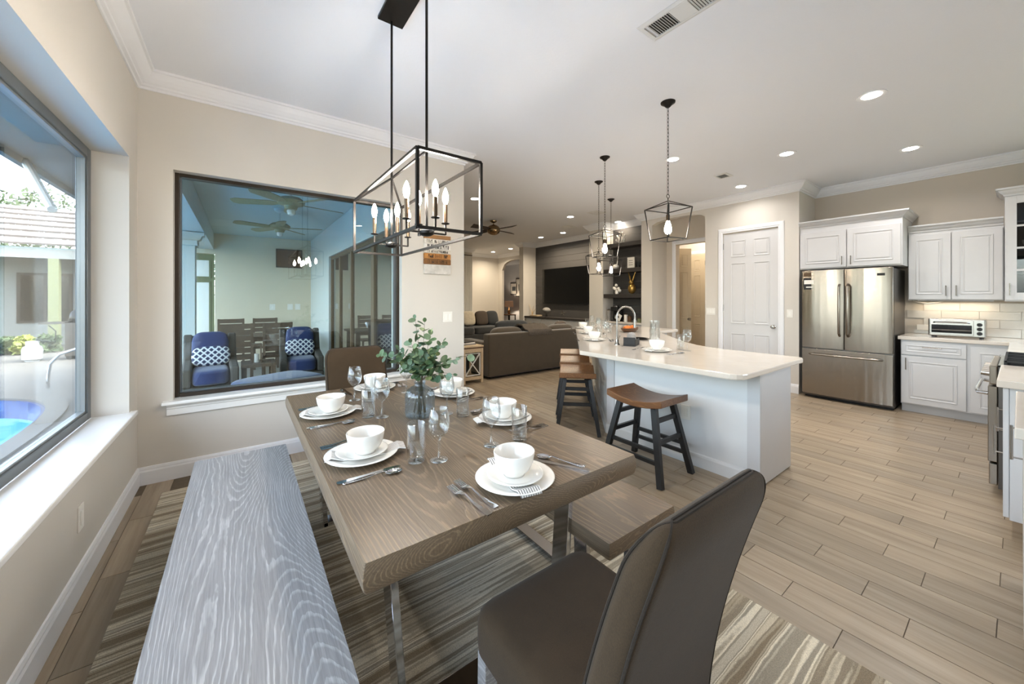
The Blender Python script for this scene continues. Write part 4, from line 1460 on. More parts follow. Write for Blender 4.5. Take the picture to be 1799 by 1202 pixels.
gc = thing('glass_cabinet', 'tall white glass door corner cabinet at the right edge', 'cabinet', (7.0, -0.28, 1.35))
b = MB().box((6.80, -0.70, 1.345), (7.195, 0.10, 1.365)).box((6.80, -0.70, 2.48), (7.195, 0.10, 2.50)).box((7.17, -0.70, 1.365), (7.195, 0.10, 2.48)).box((6.80, 0.08, 1.365), (7.17, 0.10, 2.48)).box((6.80, -0.70, 1.365), (7.17, -0.68, 2.48))
b.build('carcass', 'cabinet_white', gc)
for z in (1.64, 1.93, 2.21):
    BOX((6.84, -0.68, z), (7.17, 0.08, z + 0.012)).build('shelf', 'cabinet_white', gc)
gd = MB().box((6.78, 0.02, 1.36), (6.80, 0.095, 2.49)).box((6.78, -0.68, 1.36), (6.80, -0.60, 2.49)).box((6.78, -0.60, 1.36), (6.80, 0.02, 1.44)).box((6.78, -0.60, 2.41), (6.80, 0.02, 2.49)).build('door', 'cabinet_white', gc, bevel=0.002)
for z in (1.675, 1.915, 2.155):
    BOX((6.782, -0.60, z), (6.798, 0.02, z + 0.020)).build('muntin', 'cabinet_white', gd)
BOX((6.783, -0.30, 1.44), (6.797, -0.28, 2.41)).build('muntin', 'cabinet_white', gd)
BOX((6.788, -0.60, 1.44), (6.792, 0.02, 2.41)).build('pane', 'cab_glass', gd)
bar_handle(gd, (6.78, 0.065, 1.42), (6.78, 0.065, 1.53), (-0.03, 0, 0))
BOX((7.16, -0.68, 1.366), (7.17, 0.08, 2.48)).build('back_panel', 'black_matte', gc)
cab_crown(gc, [(7.19, 0.10), (6.80, 0.10), (6.80, -0.70)], 2.50)
shift_children(gc, (7.0, -0.28, 1.35))
for k, (y, z) in enumerate(((-0.1, 1.366), (-0.22, 1.366), (-0.06, 1.653), (-0.18, 1.653), (-0.08, 1.943), (-0.2, 1.943))):
    put(tum_me if k % 2 else bowl_me, (6.98, y, z), 0, ('clear tumbler' if k % 2 else 'white bowl') + ' inside the glass cabinet on the ' + ('bottom', 'second', 'third')[k // 2] + ' shelf', 'glass' if k % 2 else 'bowl', 'dishes inside the glass cabinet')

bc = thing('base_cabinet', 'white base cabinet with drawer beside the refrigerator', 'cabinet', (6.85, 0.45, 0))
BOX((6.53, -0.60, 0.10), (7.195, 0.862, 0.875)).build('carcass', 'cabinet_white', bc, bevel=0.002)
BOX((6.60, -0.60, 0.0), (7.195, 0.862, 0.10)).build('toe_kick', 'cabinet_white', bc)
dr = raised_door(bc, 6.53, 0.352, 0.855, 0.70, 0.855, None, name='drawer')
bar_handle(dr, (6.51, 0.54, 0.80), (6.51, 0.67, 0.80), (-0.03, 0, 0))
raised_door(bc, 6.53, 0.352, 0.855, 0.115, 0.685, (0.815, 0.53, 0.815, 0.65))
raised_door(bc, 6.53, 0.06, 0.325, 0.115, 0.845, None)
shift_children(bc, (6.85, 0.45, 0))
ct = MB().prism([(6.495, 0.066), (6.495, 0.885), (7.195, 0.885), (7.195, -0.62), (5.04, -0.62), (5.04, 0.066)][::-1], 0.878, 0.918)
tag(ct.build('kitchen_countertop', 'quartz', bevel=0.004, org=(6.8, 0.1, 0.878), loc=(6.8, 0.1, 0.878)), 'beige quartz countertop under the toaster oven along the kitchen wall', 'countertop')
cc = thing('corner_cabinet', 'white corner base cabinet behind the range', 'cabinet', (5.8, -0.3, 0))
BOX((5.05, -0.60, 0.10), (6.525, 0.045, 0.875)).build('carcass', 'cabinet_white', cc, org=(5.8, -0.3, 0))
BOX((5.05, -0.60, 0.0), (6.525, -0.03, 0.10)).build('toe_kick', 'cabinet_white', cc, org=(5.8, -0.3, 0))
# subway tile back splash
wk = bpy.data.objects['wall_kitchen']
sub = MB().box((-0.004, -0.1485, -0.0485), (0.004, 0.1485, 0.0485)).mesh('subway_tile')
sub.materials.append(MATS['backsplash'])
for r in range(4):
    for k in range(5):
        o = bpy.data.objects.new('subway_tile', sub)
        COL.objects.link(o)
        o.parent = wk
        o.location = (7.194, 0.74 - k * 0.30 - (0.15 if r % 2 else 0), 0.97 + r * 0.10)
# under-cabinet light strip
ul = thing('cabinet_strip_light', 'thin warm light strip under the white wall cabinet', 'light', (7.08, 0.48, 1.352))
BOX((-0.015, -0.30, -0.012), (0.015, 0.30, 0.002)).build('housing', 'trim_white', ul)
l = bpy.data.lights.new('strip_lamp', 'AREA')
l.shape = 'RECTANGLE'
l.size = 0.02
l.size_y = 0.55
l.energy = 1.5
l.color = (1.0, 0.83, 0.62)
o = bpy.data.objects.new('strip_lamp', l)
COL.objects.link(o)
o.location = (0, 0, -0.016)
o.parent = ul
tag(MB().tube([(7.15, 0.83, 1.346), (7.16, 0.78, 1.325), (7.165, 0.70, 1.315), (7.16, 0.62, 1.325), (7.14, 0.56, 1.346)], 0.007, 8).build('white_cable', 'paper', smooth=True), 'white cable looping below the wall cabinet', 'cable')
tag(BOX((7.175, 0.66, 0.965), (7.189, 0.80, 1.035)).build('power_outlet', 'outlet', bevel=0.002), 'white outlet plate on the back splash left of the toaster', 'outlet')

# toaster oven
to = thing('toaster_oven', 'stainless toaster oven with three black knobs on the counter', 'toaster oven', (6.86, 0.44, 0.918))
BOX((-0.15, -0.215, 0.014), (0.16, 0.215, 0.222)).build('body', 'nickel', to, bevel=0.012)
for sx in (-0.12, 0.13):
    for sy in (-0.18, 0.18):
        MB().cyl((sx, sy, 0), (sx, sy, 0.016), 0.012, n=8).build('foot', 'black_matte', to)
dd = BOX((-0.160, -0.130, 0.03), (-0.150, 0.20, 0.205)).build('door', 'nickel', to, bevel=0.003)
BOX((-0.164, -0.118, 0.055), (-0.160, 0.188, 0.150)).build('window', 'black_gloss', dd)
for z in (0.085, 0.092):
    MB().cyl((-0.166, -0.115, z), (-0.166, 0.185, z), 0.0015, n=6).build('rack_bar', 'nickel', dd)
MB().tube([(-0.16, -0.10, 0.175), (-0.185, -0.085, 0.180), (-0.19, 0.035, 0.182), (-0.185, 0.155, 0.180), (-0.16, 0.17, 0.175)], 0.008, 8).build('handle', 'chrome', dd, smooth=True)
for z in (0.06, 0.11, 0.16):
    MB().cyl((-0.150, -0.172, z), (-0.172, -0.172, z), 0.021, 0.017, 18).build('knob', 'black_matte', to, smooth=True)

# range
rg = thing('gas_range', 'stainless gas range with black grates seen side on', 'range', (4.62, -0.2, 0))
RO = (4.62, -0.2, 0)
BOX((4.26, -0.58, 0.05), (5.02, 0.09, 0.90)).build('body', 'steel_dark', rg, org=RO, bevel=0.003)
BOX((4.28, -0.56, 0.0), (5.0, 0.03, 0.05)).build('toe_grille', 'black_matte', rg, org=RO)
BOX((4.27, 0.092, 0.23), (5.01, 0.135, 0.76)).build('oven_door', 'steel', rg, org=RO, bevel=0.004)
BOX((4.27, 0.092, 0.07), (5.01, 0.130, 0.215)).build('drawer', 'steel', rg, org=RO, bevel=0.004)
BOX((4.262, 0.092, 0.775), (5.018, 0.128, 0.905)).build('control_panel', 'steel', rg, org=RO, bevel=0.006)
MB().tube([(4.32, 0.135, 0.70), (4.31, 0.178, 0.705), (4.40, 0.19, 0.706), (4.90, 0.19, 0.706), (4.97, 0.178, 0.705), (4.96, 0.135, 0.70)], 0.013, 10).build('oven_handle', 'chrome', rg, org=RO, smooth=True)
for k in range(5):
    x = 4.36 + 0.13 * k
    MB().cyl((x, 0.128, 0.84), (x, 0.168, 0.843), 0.023, 0.019, 16).build('knob', 'nickel', rg, org=RO, smooth=True)
BOX((4.262, -0.56, 0.90), (5.018, 0.09, 0.912)).build('cooktop', 'black_gloss', rg, org=RO, bevel=0.002)
for k in range(3):
    g = MB()
    x0 = 4.275 + 0.245 * k
    for x in (x0, x0 + 0.115, x0 + 0.23):
        g.bar((x, -0.53, 0.942), (x, 0.06, 0.942), 0.012, 0.012)
    for y in (-0.53, -0.33, -0.14, 0.06):
        g.bar((x0, y, 0.942), (x0 + 0.23, y, 0.942), 0.012, 0.012)
    for x in (x0, x0 + 0.23):
        for y in (-0.53, 0.06):
            g.bar((x, y, 0.912), (x, y, 0.948), 0.012, 0.012)
    g.build('grate', 'black_matte', rg, org=RO)

# nearer cabinets of the same run
na = thing('side_cabinet', 'white base cabinet with bar pulls between range and frame edge', 'cabinet', (3.85, -0.25, 0))
NO = (3.85, -0.25, 0)
BOX((3.52, -0.58, 0.12), (4.245, 0.035, 0.878)).build('carcass', 'cabinet_white', na, org=NO, bevel=0.002)
BOX((3.56, -0.58, 0.0), (4.245, -0.03, 0.12)).build('toe_kick', 'cabinet_white', na, org=NO)
for x0, x1, hx in ((3.525, 3.88, 3.58), (3.89, 4.24, 4.19)):
    d = BOX((x0, 0.036, 0.13), (x1, 0.058, 0.865)).build('door', 'cabinet_white', na, org=NO, bevel=0.003)
    h_ = bar_handle(d, (hx, 0.058, 0.48), (hx, 0.058, 0.62), (0, 0.032, 0))
    h_.location = (-NO[0], -NO[1], 0)
tag(BOX((3.43, -0.60, 0.88), (4.25, 0.078, 0.92)).build('side_countertop', 'quartz', bevel=0.004), 'pale quartz countertop beside the range at the right edge', 'countertop')
nb_ = thing('near_cabinet', 'white drawer base cabinet nearest the camera at the right edge', 'cabinet', (2.75, -0.3, 0))
MO = (2.75, -0.3, 0)
BOX((2.30, -0.60, 0.12), (3.06, -0.03, 0.878)).build('carcass', 'cabinet_white', nb_, org=MO, bevel=0.002)
BOX((2.34, -0.60, 0.0), (3.06, -0.09, 0.12)).build('toe_kick', 'cabinet_white', nb_, org=MO)
d = BOX((2.305, -0.029, 0.13), (3.055, -0.008, 0.865)).build('door', 'cabinet_white', nb_, org=MO, bevel=0.003)
bar_handle(d, (2.98, -0.008, 0.62), (2.98, -0.008, 0.76), (0, 0.032, 0)).location = (-MO[0], -MO[1], 0)
tag(BOX((2.22, -0.62, 0.88), (3.10, 0.012, 0.92)).build('near_countertop', 'quartz', bevel=0.004), 'pale quartz countertop nearest the camera at the right edge', 'countertop')


# ------------------------------------------------------------------ wall plates, sign
def wallplate(name, label, loc, rz, w, h, keys, cat, kname='rocker'):
    """plate on a wall; local front towards -y"""
    t = thing(name, label, cat, loc, rz, 'switch and outlet plates')
    BOX((-w / 2, -0.006, -h / 2), (w / 2, 0.0, h / 2)).build('plate', 'outlet', t, bevel=0.002)
    for k in range(keys):
        x = (k - (keys - 1) / 2) * 0.046
        BOX((x - 0.016, -0.010, -0.034), (x + 0.016, -0.006, 0.034)).build(kname, 'plate_white', t, bevel=0.002)
    return t


wallplate('light_switch', 'double light switch on the wall under the wooden sign', (1.888, YB, 1.168), 0, 0.115, 0.118, 2, 'switch')
wallplate('wall_outlet', 'white outlet low on the wall under the big window', (XL, 2.617, 0.345), PI / 2, 0.072, 0.118, 1, 'outlet', 'socket')
wallplate('light_switch', 'light switch between pantry door and refrigerator', (6.5, 1.99, 1.155), -PI / 2, 0.075, 0.118, 1, 'switch')
wallplate('light_switch', 'triple light switch left of the white pantry door', (6.5, 3.125, 1.155), -PI / 2, 0.15, 0.118, 3, 'switch')

sg = thing('wooden_sign', 'small sign of coloured wooden slats with dark lettering on the wall', 'sign', (1.757, YB, 1.645))
slats = [(0.000, 0.105, L(196, 192, 186)), (0.108, 0.165, L(120, 80, 40)), (0.168, 0.225, L(176, 122, 64)), (0.228, 0.268, L(204, 196, 184)), (0.271, 0.330, L(222, 218, 210)), (0.333, 0.385, L(214, 208, 198)), (0.388, 0.430, L(150, 110, 70))]
lr = random.Random(5)
mat('ink', L(40, 34, 28), 0.8, var=0.1)
for k, (z0, z1, c) in enumerate(slats):
    m = mat('slat_paint_%d' % k, c, 0.75, var=0.18, vscale=16)
    s_ = BOX((-0.158, -0.026 - 0.003 * (k % 2), z0), (0.158, -0.001, z1)).build('slat', m, sg, bevel=0.002)
    if 0 < k < 6:
        lb = MB()
        x = -0.13 + lr.uniform(0, 0.02)
        zc = (z0 + z1) / 2
        hh = (z1 - z0) * (0.34 if k != 4 else 0.40)
        while x < 0.125:
            wl = lr.uniform(0.009, 0.014)
            y = -0.0305
            lb.box((x, y, zc - hh), (x + 0.003, y + 0.002, zc + hh))
            if lr.random() < 0.8:
                lb.box((x + 0.003, y, zc + lr.choice((-hh, 0, hh - 0.003))), (x + wl, y + 0.002, zc + lr.choice((-hh, 0, hh - 0.003)) + 0.003))
            if lr.random() < 0.6:
                lb.box((x + wl - 0.003, y, zc - hh), (x + wl, y + 0.002, zc + hh * lr.choice((0.2, 1))))
            x += wl + (0.004 if lr.random() < 0.8 else 0.018)
        lb.build('lettering', 'ink', s_)

# ------------------------------------------------------------------ television wall and shelf niche
wt = bpy.data.objects['wall_television']
for k in range(12):
    z0 = 0.85 + k * 0.1733
    BOX((7.330, 5.872, z0), (7.355, 8.798, z0 + 0.170)).build('shiplap_board', 'shiplap', wt, bevel=0.002)
wn_ = bpy.data.objects['wall_niche']
for k in range(12):
    z0 = 0.90 + k * 0.169
    BOX((6.85, 4.492, z0), (6.875, 5.468, z0 + 0.166)).build('shiplap_board', 'shiplap', wn_, bevel=0.002)
tv = thing('television', 'large black flat television on the dark shiplap wall', 'television', (7.29, 7.52, 1.73))
BOX((-0.022, -0.895, -0.505), (0.036, 0.895, 0.505)).build('housing', 'black_matte', tv, bevel=0.004)
BOX((-0.025, -0.885, -0.488), (-0.022, 0.885, 0.495)).build('screen', 'screen', tv)
mc = thing('media_console', 'long white media console with dark top below the television', 'console', (7.1, 7.33, 0))
CO = (7.1, 7.33, 0)
BOX((6.92, 5.9, 0.06), (7.32, 8.76, 0.80)).build('carcass', 'cabinet_white', mc, org=CO)
BOX((6.87, 5.88, 0.80), (7.325, 8.78, 0.85)).build('top', 'shelf_dark', mc, org=CO, bevel=0.003)
BOX((6.97, 5.92, 0.0), (7.30, 8.74, 0.06)).build('plinth', 'black_matte', mc, org=CO)
for k in range(4):
    d = BOX((6.90, 5.91 + k * 0.711, 0.08), (6.92, 6.605 + k * 0.711, 0.785)).build('door', 'cabinet_white', mc, org=CO, bevel=0.003)
    MB().cyl((6.90, 6.0 + k * 0.711, 0.6), (6.875, 6.0 + k * 0.711, 0.6), 0.012, n=10).build('knob', 'nickel', d).location = (-CO[0], -CO[1], 0)
bk = tag(BOX((-0.10, -0.12, 0), (0.10, 0.12, 0.035)).build('flat_book', 'light_wood', loc=(7.05, 8.40, 0.85), bevel=0.003), 'tan book lying on the media console', 'book')
sh = thing('shell_decor', 'grey layered shell ornament left of the television', 'ornament', (7.12, 8.06, 0.85))
MB().cyl((0, 0, 0), (0, 0, 0.10), 0.03, 0.008, 10).build('stand', 'black_matte', sh)
for k in range(4):
    MB().ell((0, 0, 0.18), (0.02 + 0.012 * (3 - k), 0.17 - 0.035 * k, 0.085 - 0.015 * k), 18, 8).build('shell_layer', 'grey_cloth', sh, smooth=True).location = (-0.02 * k, 0, 0)
br = thing('driftwood_decor', 'pale upright branch ornament at the left end of the console', 'ornament', (7.05, 8.62, 0.85))
BOX((-0.05, -0.05, 0), (0.05, 0.05, 0.03)).build('base', 'light_wood', br, bevel=0.003)
for k, (dy, hgt) in enumerate(((0.16, 0.34), (-0.05, 0.30), (-0.14, 0.22))):
    MB().tube([(0, 0, 0.03), (0, dy * 0.3, hgt * 0.5), (0.01, dy, hgt)], [0.014, 0.010, 0.005], 6).build('branch', 'light_wood', br, smooth=True)
sr = thing('star_ornament', 'small dark spiky star ornament under the television', 'ornament', (7.08, 7.35, 0.85))
for k in range(7):
    a = 2 * PI * k / 7
    MB().cyl((0, 0, 0.11), (0.03 * math.sin(3 * a), 0.12 * math.cos(a), 0.11 + 0.105 * math.sin(a)), 0.010, 0.002, 6).build('spike', 'nickel', sr)

for z, lab in ((1.385, 'lowest'), (1.925, 'middle'), (2.475, 'highest')):
    tag(BOX((6.515, 4.492, z), (6.849, 5.468, z + 0.085)).build('wall_shelf', 'shelf_dark', bevel=0.003), lab + ' dark floating shelf in the wall niche', 'shelf', 'niche shelves')
nc = thing('coffee_bar', 'white coffee bar cabinet with pale top below the niche shelves', 'cabinet', (6.68, 4.98, 0))
BOX((6.53, 4.495, 0.0), (6.848, 5.465, 0.84)).build('carcass', 'cabinet_white', nc, org=(6.68, 4.98, 0))
BOX((6.49, 4.492, 0.84), (6.849, 5.468, 0.88)).build('top', 'quartz', nc, org=(6.68, 4.98, 0), bevel=0.003)
for k in range(2):
    BOX((6.51, 4.505 + 0.485 * k, 0.1), (6.53, 4.975 + 0.485 * k, 0.82)).build('door', 'cabinet_white', nc, org=(6.68, 4.98, 0), bevel=0.003)
co = thing('coral_ornament', 'white branching coral ornament on the highest niche shelf', 'ornament', (6.66, 5.12, 2.56))
for k, (dy, dz) in enumerate(((0.0, 0.24), (0.10, 0.20), (-0.10, 0.19), (0.13, 0.10), (-0.12, 0.09), (0.05, 0.27), (-0.05, 0.25))):
    MB().tube([(0, 0, 0), (0.01 * k, dy * 0.4, dz * 0.5), (0, dy, dz)], [0.026, 0.022, 0.016], 7).build('branch', 'china', co, smooth=True)
tp = thing('round_teapot', 'white round pot with a long spout on the middle niche shelf', 'pot', (6.66, 5.25, 2.01))
MB().ell((0, 0, 0.06), (0.07, 0.075, 0.06), 16, 10).build('body', 'china', tp, smooth=True)
MB().tube([(0, -0.03, 0.08), (0, -0.05, 0.18), (0, -0.06, 0.30)], [0.014, 0.010, 0.006], 7).build('spout', 'china', tp, smooth=True)
fr_ = thing('framed_print', 'small pale framed print on the middle niche shelf', 'picture', (6.68, 4.87, 2.01))
BOX((0, -0.09, 0), (0.018, 0.09, 0.24)).build('frame', 'paper', fr_, bevel=0.003)
BOX((-0.003, -0.075, 0.02), (0, 0.075, 0.22)).build('print', 'outlet', fr_)
for k in range(3):
    BOX((-0.005, -0.05, 0.16 - 0.045 * k), (-0.003, 0.05, 0.175 - 0.045 * k)).build('print_line', 'grey_cloth', fr_)
sp_ = thing('leafy_sprig', 'dark leafy sprig beside the framed print', 'ornament', (6.70, 4.70, 2.01))
for k in range(5):
    MB().tube([(0, 0, 0), (0, -0.02 * k + 0.03, 0.09), (0, -0.045 * k + 0.07, 0.17)], [0.006, 0.012, 0.002], 5).build('blade', 'rubber', sp_)
rbt = thing('rabbit_figure', 'gold rabbit figure with tall ears on the lowest niche shelf', 'ornament', (6.66, 4.83, 1.47))
MB().ell((0, 0, 0.11), (0.075, 0.085, 0.11), 16, 10).ell((-0.02, 0, 0.24), (0.05, 0.052, 0.055), 14, 8).build('body', 'gold', rbt, smooth=True)
for s in (-1, 1):
    MB().tube([(-0.01, s * 0.02, 0.27), (0, s * 0.05, 0.36), (0.0, s * 0.085, 0.46)], [0.015, 0.02, 0.006], 8).build('ear', 'gold', rbt, smooth=True)
MB().ell((0.07, 0, 0.05), (0.025, 0.025, 0.025), 8, 6).build('tail', 'china', rbt, smooth=True)
fl = thing('white_flowers', 'cluster of white ball flowers on the lowest niche shelf', 'flowers', (6.64, 5.20, 1.47))
MB().lathe([(0, 0), (0.035, 0), (0.045, 0.05), (0.03, 0.09), (0, 0.085)], 12).build('pot', 'china', fl, smooth=True)
for k, (dy, dz) in enumerate(((0.0, 0.19), (0.06, 0.13), (-0.06, 0.12), (-0.09, 0.07), (0.02, 0.11))):
    MB().ell((-0.02, dy, dz), (0.035, 0.035, 0.035), 10, 7).build('flower', 'china', fl, smooth=True)
cm = thing('coffee_maker', 'black coffee maker with chrome top on the coffee bar', 'coffee maker', (6.66, 5.22, 0.88))
MB().box((-0.10, -0.09, 0), (0.10, 0.09, 0.03)).box((0.02, -0.09, 0.03), (0.10, 0.09, 0.30)).box((-0.10, -0.09, 0.22), (0.02, 0.09, 0.31)).build('body', 'black_matte', cm, bevel=0.012)
MB().lathe([(0, 0.31), (0.06, 0.31), (0.05, 0.335), (0, 0.34)], 16).build('lid', 'chrome', cm, smooth=True)
MB().lathe([(0, 0.031), (0.05, 0.031), (0.06, 0.09), (0.045, 0.16), (0, 0.16)], 16, (-0.045, 0, 0)).build('carafe', 'black_gloss', cm, smooth=True)
cv = thing('coffee_card', 'small white tilted card standing before the coffee maker', 'card', (6.535, 5.08, 0.88))
MB().box((-0.004, -0.07, -0.07), (0.004, 0.07, 0.07), Matrix.Translation((0, 0, 0.098)) @ Matrix.Rotation(0.5, 4, 'X')).build('card', 'paper', cv)
MB().box((-0.006, -0.02, -0.02), (-0.004, 0.02, 0.02), Matrix.Translation((0, 0, 0.098)) @ Matrix.Rotation(0.5, 4, 'X')).build('print', 'black_matte', cv)
for k, (y, h_, m_, lab) in enumerate(((4.95, 0.17, 'china', 'white canister on the coffee bar'), (4.86, 0.13, 'brown_wood', 'brown canister on the coffee bar'), (4.62, 0.10, 'olive_paint', 'small green jar on the coffee bar'), (5.40, 0.25, 'grey_cloth', 'grey mug tower at the left end of the coffee bar'))):
    c_ = thing('canister', lab, 'canister', (6.62, y, 0.88), 0, 'canisters on the coffee bar')
    MB().lathe([(0, 0), (0.038, 0), (0.042, 0.006), (0.042, h_ - 0.02), (0, h_ - 0.02)], 16).build('body', m_, c_, smooth=True)
    MB().lathe([(0, h_ - 0.02), (0.043, h_ - 0.02), (0.043, h_ - 0.005), (0.012, h_ - 0.003), (0.012, h_ + 0.01), (0, h_ + 0.01)], 16).build('lid', 'bronze', c_, smooth=True)

# ------------------------------------------------------------------ living room
so = thing('sofa', 'brown sofa with its back turned to the dining area', 'sofa', (4.6, 5.75, 0))
OO = (4.6, 5.75, 0)
BOX((3.42, 5.30, 0.02), (5.78, 6.16, 0.05)).build('plinth', 'black_matte', so, org=OO)
BOX((3.37, 5.265, 0.05), (5.83, 6.2, 0.30)).build('base', 'sofa_fabric', so, org=OO, bevel=0.02)
BOX((3.36, 5.26, 0.045), (5.84, 5.44, 0.77)).build('back_panel', 'sofa_fabric', so, org=OO, bevel=0.025, seg=3)
for x0, x1 in ((3.36, 3.58), (5.62, 5.84)):
    BOX((x0, 5.441, 0.06), (x1, 6.22, 0.62)).build('arm', 'sofa_fabric', so, org=OO, bevel=0.04, seg=3)
for k in range(3):
    xc = 3.93 + 0.67 * k
    MB().ell((xc, 5.82, 0.40), (0.335, 0.40, 0.11), 20, 10, 0.35).build('seat_cushion', 'sofa_fabric', so, org=OO, smooth=True)
    MB().ell((xc, 5.56, 0.62), (0.335, 0.12, 0.235), 20, 12, 0.5).build('back_cushion', 'sofa_fabric', so, org=OO, smooth=True)
tw = MB()
rings = []
rr = random.Random(3)
prof = [(5.245, 0.70), (5.243, 0.76), (5.27, 0.795), (5.36, 0.805), (5.47, 0.875), (5.60, 0.885), (5.70, 0.82), (5.72, 0.70)]
for i in range(11):
    x = 4.22 + 0.56 * i / 10
    rings.append([(x + rr.uniform(-.01, .01), y + rr.uniform(-.006, 0.004), z + rr.uniform(0, .018)) for y, z in prof] + [(x, y + (0.012 if y < 5.3 else 0), z - 0.012) for y, z in reversed(prof)])
loft(tw, rings)
tag(tw.build('knit_throw', 'knit', smooth=True), 'brown knitted throw draped over the sofa back', 'throw')


def cushion(name, label, loc, size, m, rot, group):
    o = MB().ell((0, 0, 0), size, 20, 12, 0.55).build(name, m, smooth=True, loc=loc)
    o.rotation_euler = rot
    return tag(o, label, 'pillow', group)


cushion('throw_pillow', 'black and cream pillow at the far right sofa corner', (5.40, 5.72, 0.70), (0.20, 0.07, 0.20), 'pillow_brown', (0.3, 0, 0.2), 'sofa pillows')
et = thing('end_table', 'light wood end table with white cross slats beside the sofa', 'side table', (3.03, 5.42, 0))
for sx in (-0.165, 0.165):
    for sy in (-0.20, 0.20):
        BOX((sx - 0.02, sy - 0.02, 0), (sx + 0.02, sy + 0.02, 0.565)).build('leg', 'light_wood', et, bevel=0.002)
BOX((-0.19, -0.225, 0.585), (0.19, 0.225, 0.61)).build('top', 'light_wood', et, bevel=0.003)
BOX((-0.185, -0.22, 0.565), (0.185, 0.22, 0.585)).build('top_edge', 'brown_wood', et)
BOX((-0.145, -0.18, 0.07), (0.145, 0.18, 0.095)).build('lower_shelf', 'light_wood', et)
BOX((-0.145, -0.215, 0.50), (0.145, -0.20, 0.565)).build('rail', 'light_wood', et)
BOX((-0.145, -0.215, 0.06), (0.145, -0.20, 0.11)).build('rail', 'light_wood', et)
BOX((-0.145, 0.17, 0.10), (0.145, 0.18, 0.56)).build('back_panel', 'black_matte', et)
for a, b_ in (((-0.135, 0.13), (0.135, 0.48)), ((0.135, 0.13), (-0.135, 0.48)), ((-0.135, 0.13), (0.135, 0.13)), ((-0.135, 0.13), (-0.135, 0.48)), ((0.135, 0.13), (0.135, 0.48)), ((-0.135, 0.48), (0.135, 0.48))):
    MB().bar((a[0], -0.19, a[1]), (b_[0], -0.19, b_[1]), 0.012, 0.024, (0, 1, 0.001)).build('cross_slat', 'plate_white', et)
for k, (dz, w, m_, lab) in enumerate(((0.0, 0.15, 'grey_cloth', 'grey book at the bottom of the pile on the end table'), (0.022, 0.13, 'paper', 'white book in the pile on the end table'), (0.040, 0.11, 'shelf_dark', 'dark book on top of the pile on the end table'))):
    o = tag(BOX((-w, -0.10, 0), (w, 0.10, 0.019)).build('book', m_, loc=(3.0, 5.42, 0.61 + dz), bevel=0.002), lab, 'book', 'books on the end table')
    o.rotation_euler = (0, 0, 0.15 * k)
s2_ = thing('far_sofa', 'charcoal sofa with scatter pillows at the far side of the living room', 'sofa', (5.55, 9.75, 0))
BOX((-0.95, -0.40, 0.05), (0.95, 0.45, 0.32)).build('base', 'sofa_dark', s2_, bevel=0.03)
BOX((-0.95, 0.25, 0.32), (0.95, 0.45, 0.86)).build('back_panel', 'sofa_dark', s2_, bevel=0.05, seg=3)
for sx in (-1, 1):
    BOX((sx * 0.95, -0.42, 0.05), (sx * 1.13, 0.45, 0.62)).build('arm', 'sofa_dark', s2_, bevel=0.05, seg=3)
for k in range(2):
    MB().ell((-0.47 + 0.94 * k, -0.07, 0.42), (0.47, 0.34, 0.12), 20, 10, 0.35).build('seat_cushion', 'sofa_dark', s2_, smooth=True)
for k, (x, m_, lab, rx) in enumerate(((5.05, 'sofa_dark', 'charcoal pillow at the left of the far sofa', 0.3), (5.52, 'pillow_cream', 'cream patterned pillow on the far sofa', 0.3), (5.98, 'pillow_brown', 'brown striped pillow on the far sofa', 0.25), (6.36, 'sofa_dark', 'charcoal pillow at the right of the far sofa', 0.35))):
    cushion('throw_pillow', lab, (x, 9.78, 0.77), (0.215, 0.085, 0.22), m_, (-rx, 0, 0), 'pillows on the far sofa')
ch2 = thing('low_chaise', 'dark upholstered chaise with a back pillow in the middle of the living room', 'chaise', (5.6, 7.4, 0))
BOX((-0.55, -0.38, 0.06), (0.55, 0.38, 0.36)).build('base', 'sofa_dark', ch2, bevel=0.03)
for sx in (-0.45, 0.45):
    for sy in (-0.3, 0.3):
        MB().cyl((sx, sy, 0), (sx, sy, 0.07), 0.02, n=8).build('foot', 'black_matte', ch2)
MB().ell((0, 0, 0.45), (0.54, 0.37, 0.10), 20, 10, 0.35).build('seat_cushion', 'sofa_dark', ch2, smooth=True)
MB().ell((0, 0.28, 0.64), (0.5, 0.10, 0.18), 20, 10, 0.5).build('back_pillow', 'sofa_dark', ch2, smooth=True)
cu = thing('curtain', 'pale curtain panel hanging from a black rod at the far wall', 'curtain', (6.08, 10.9, 0))
cb = MB()
n = 40
front = [(-0.24 + 0.48 * i / n, 0.025 * math.sin(i * 1.3)) for i in range(n + 1)]
cb.prism([(x, y) for x, y in front] + [(x, y + 0.008) for x, y in reversed(front)], 0.02, 2.80)
cb.build('panel', 'plate_white', cu, smooth=True)
MB().cyl((-0.6, 0, 2.82), (0.22, 0, 2.82), 0.014, n=10).build('rod', 'black_metal', cu)
MB().ell((-0.27, 0, 2.82), (0.03, 0.03, 0.03), 10, 8).build('finial', 'black_metal', cu, smooth=True)
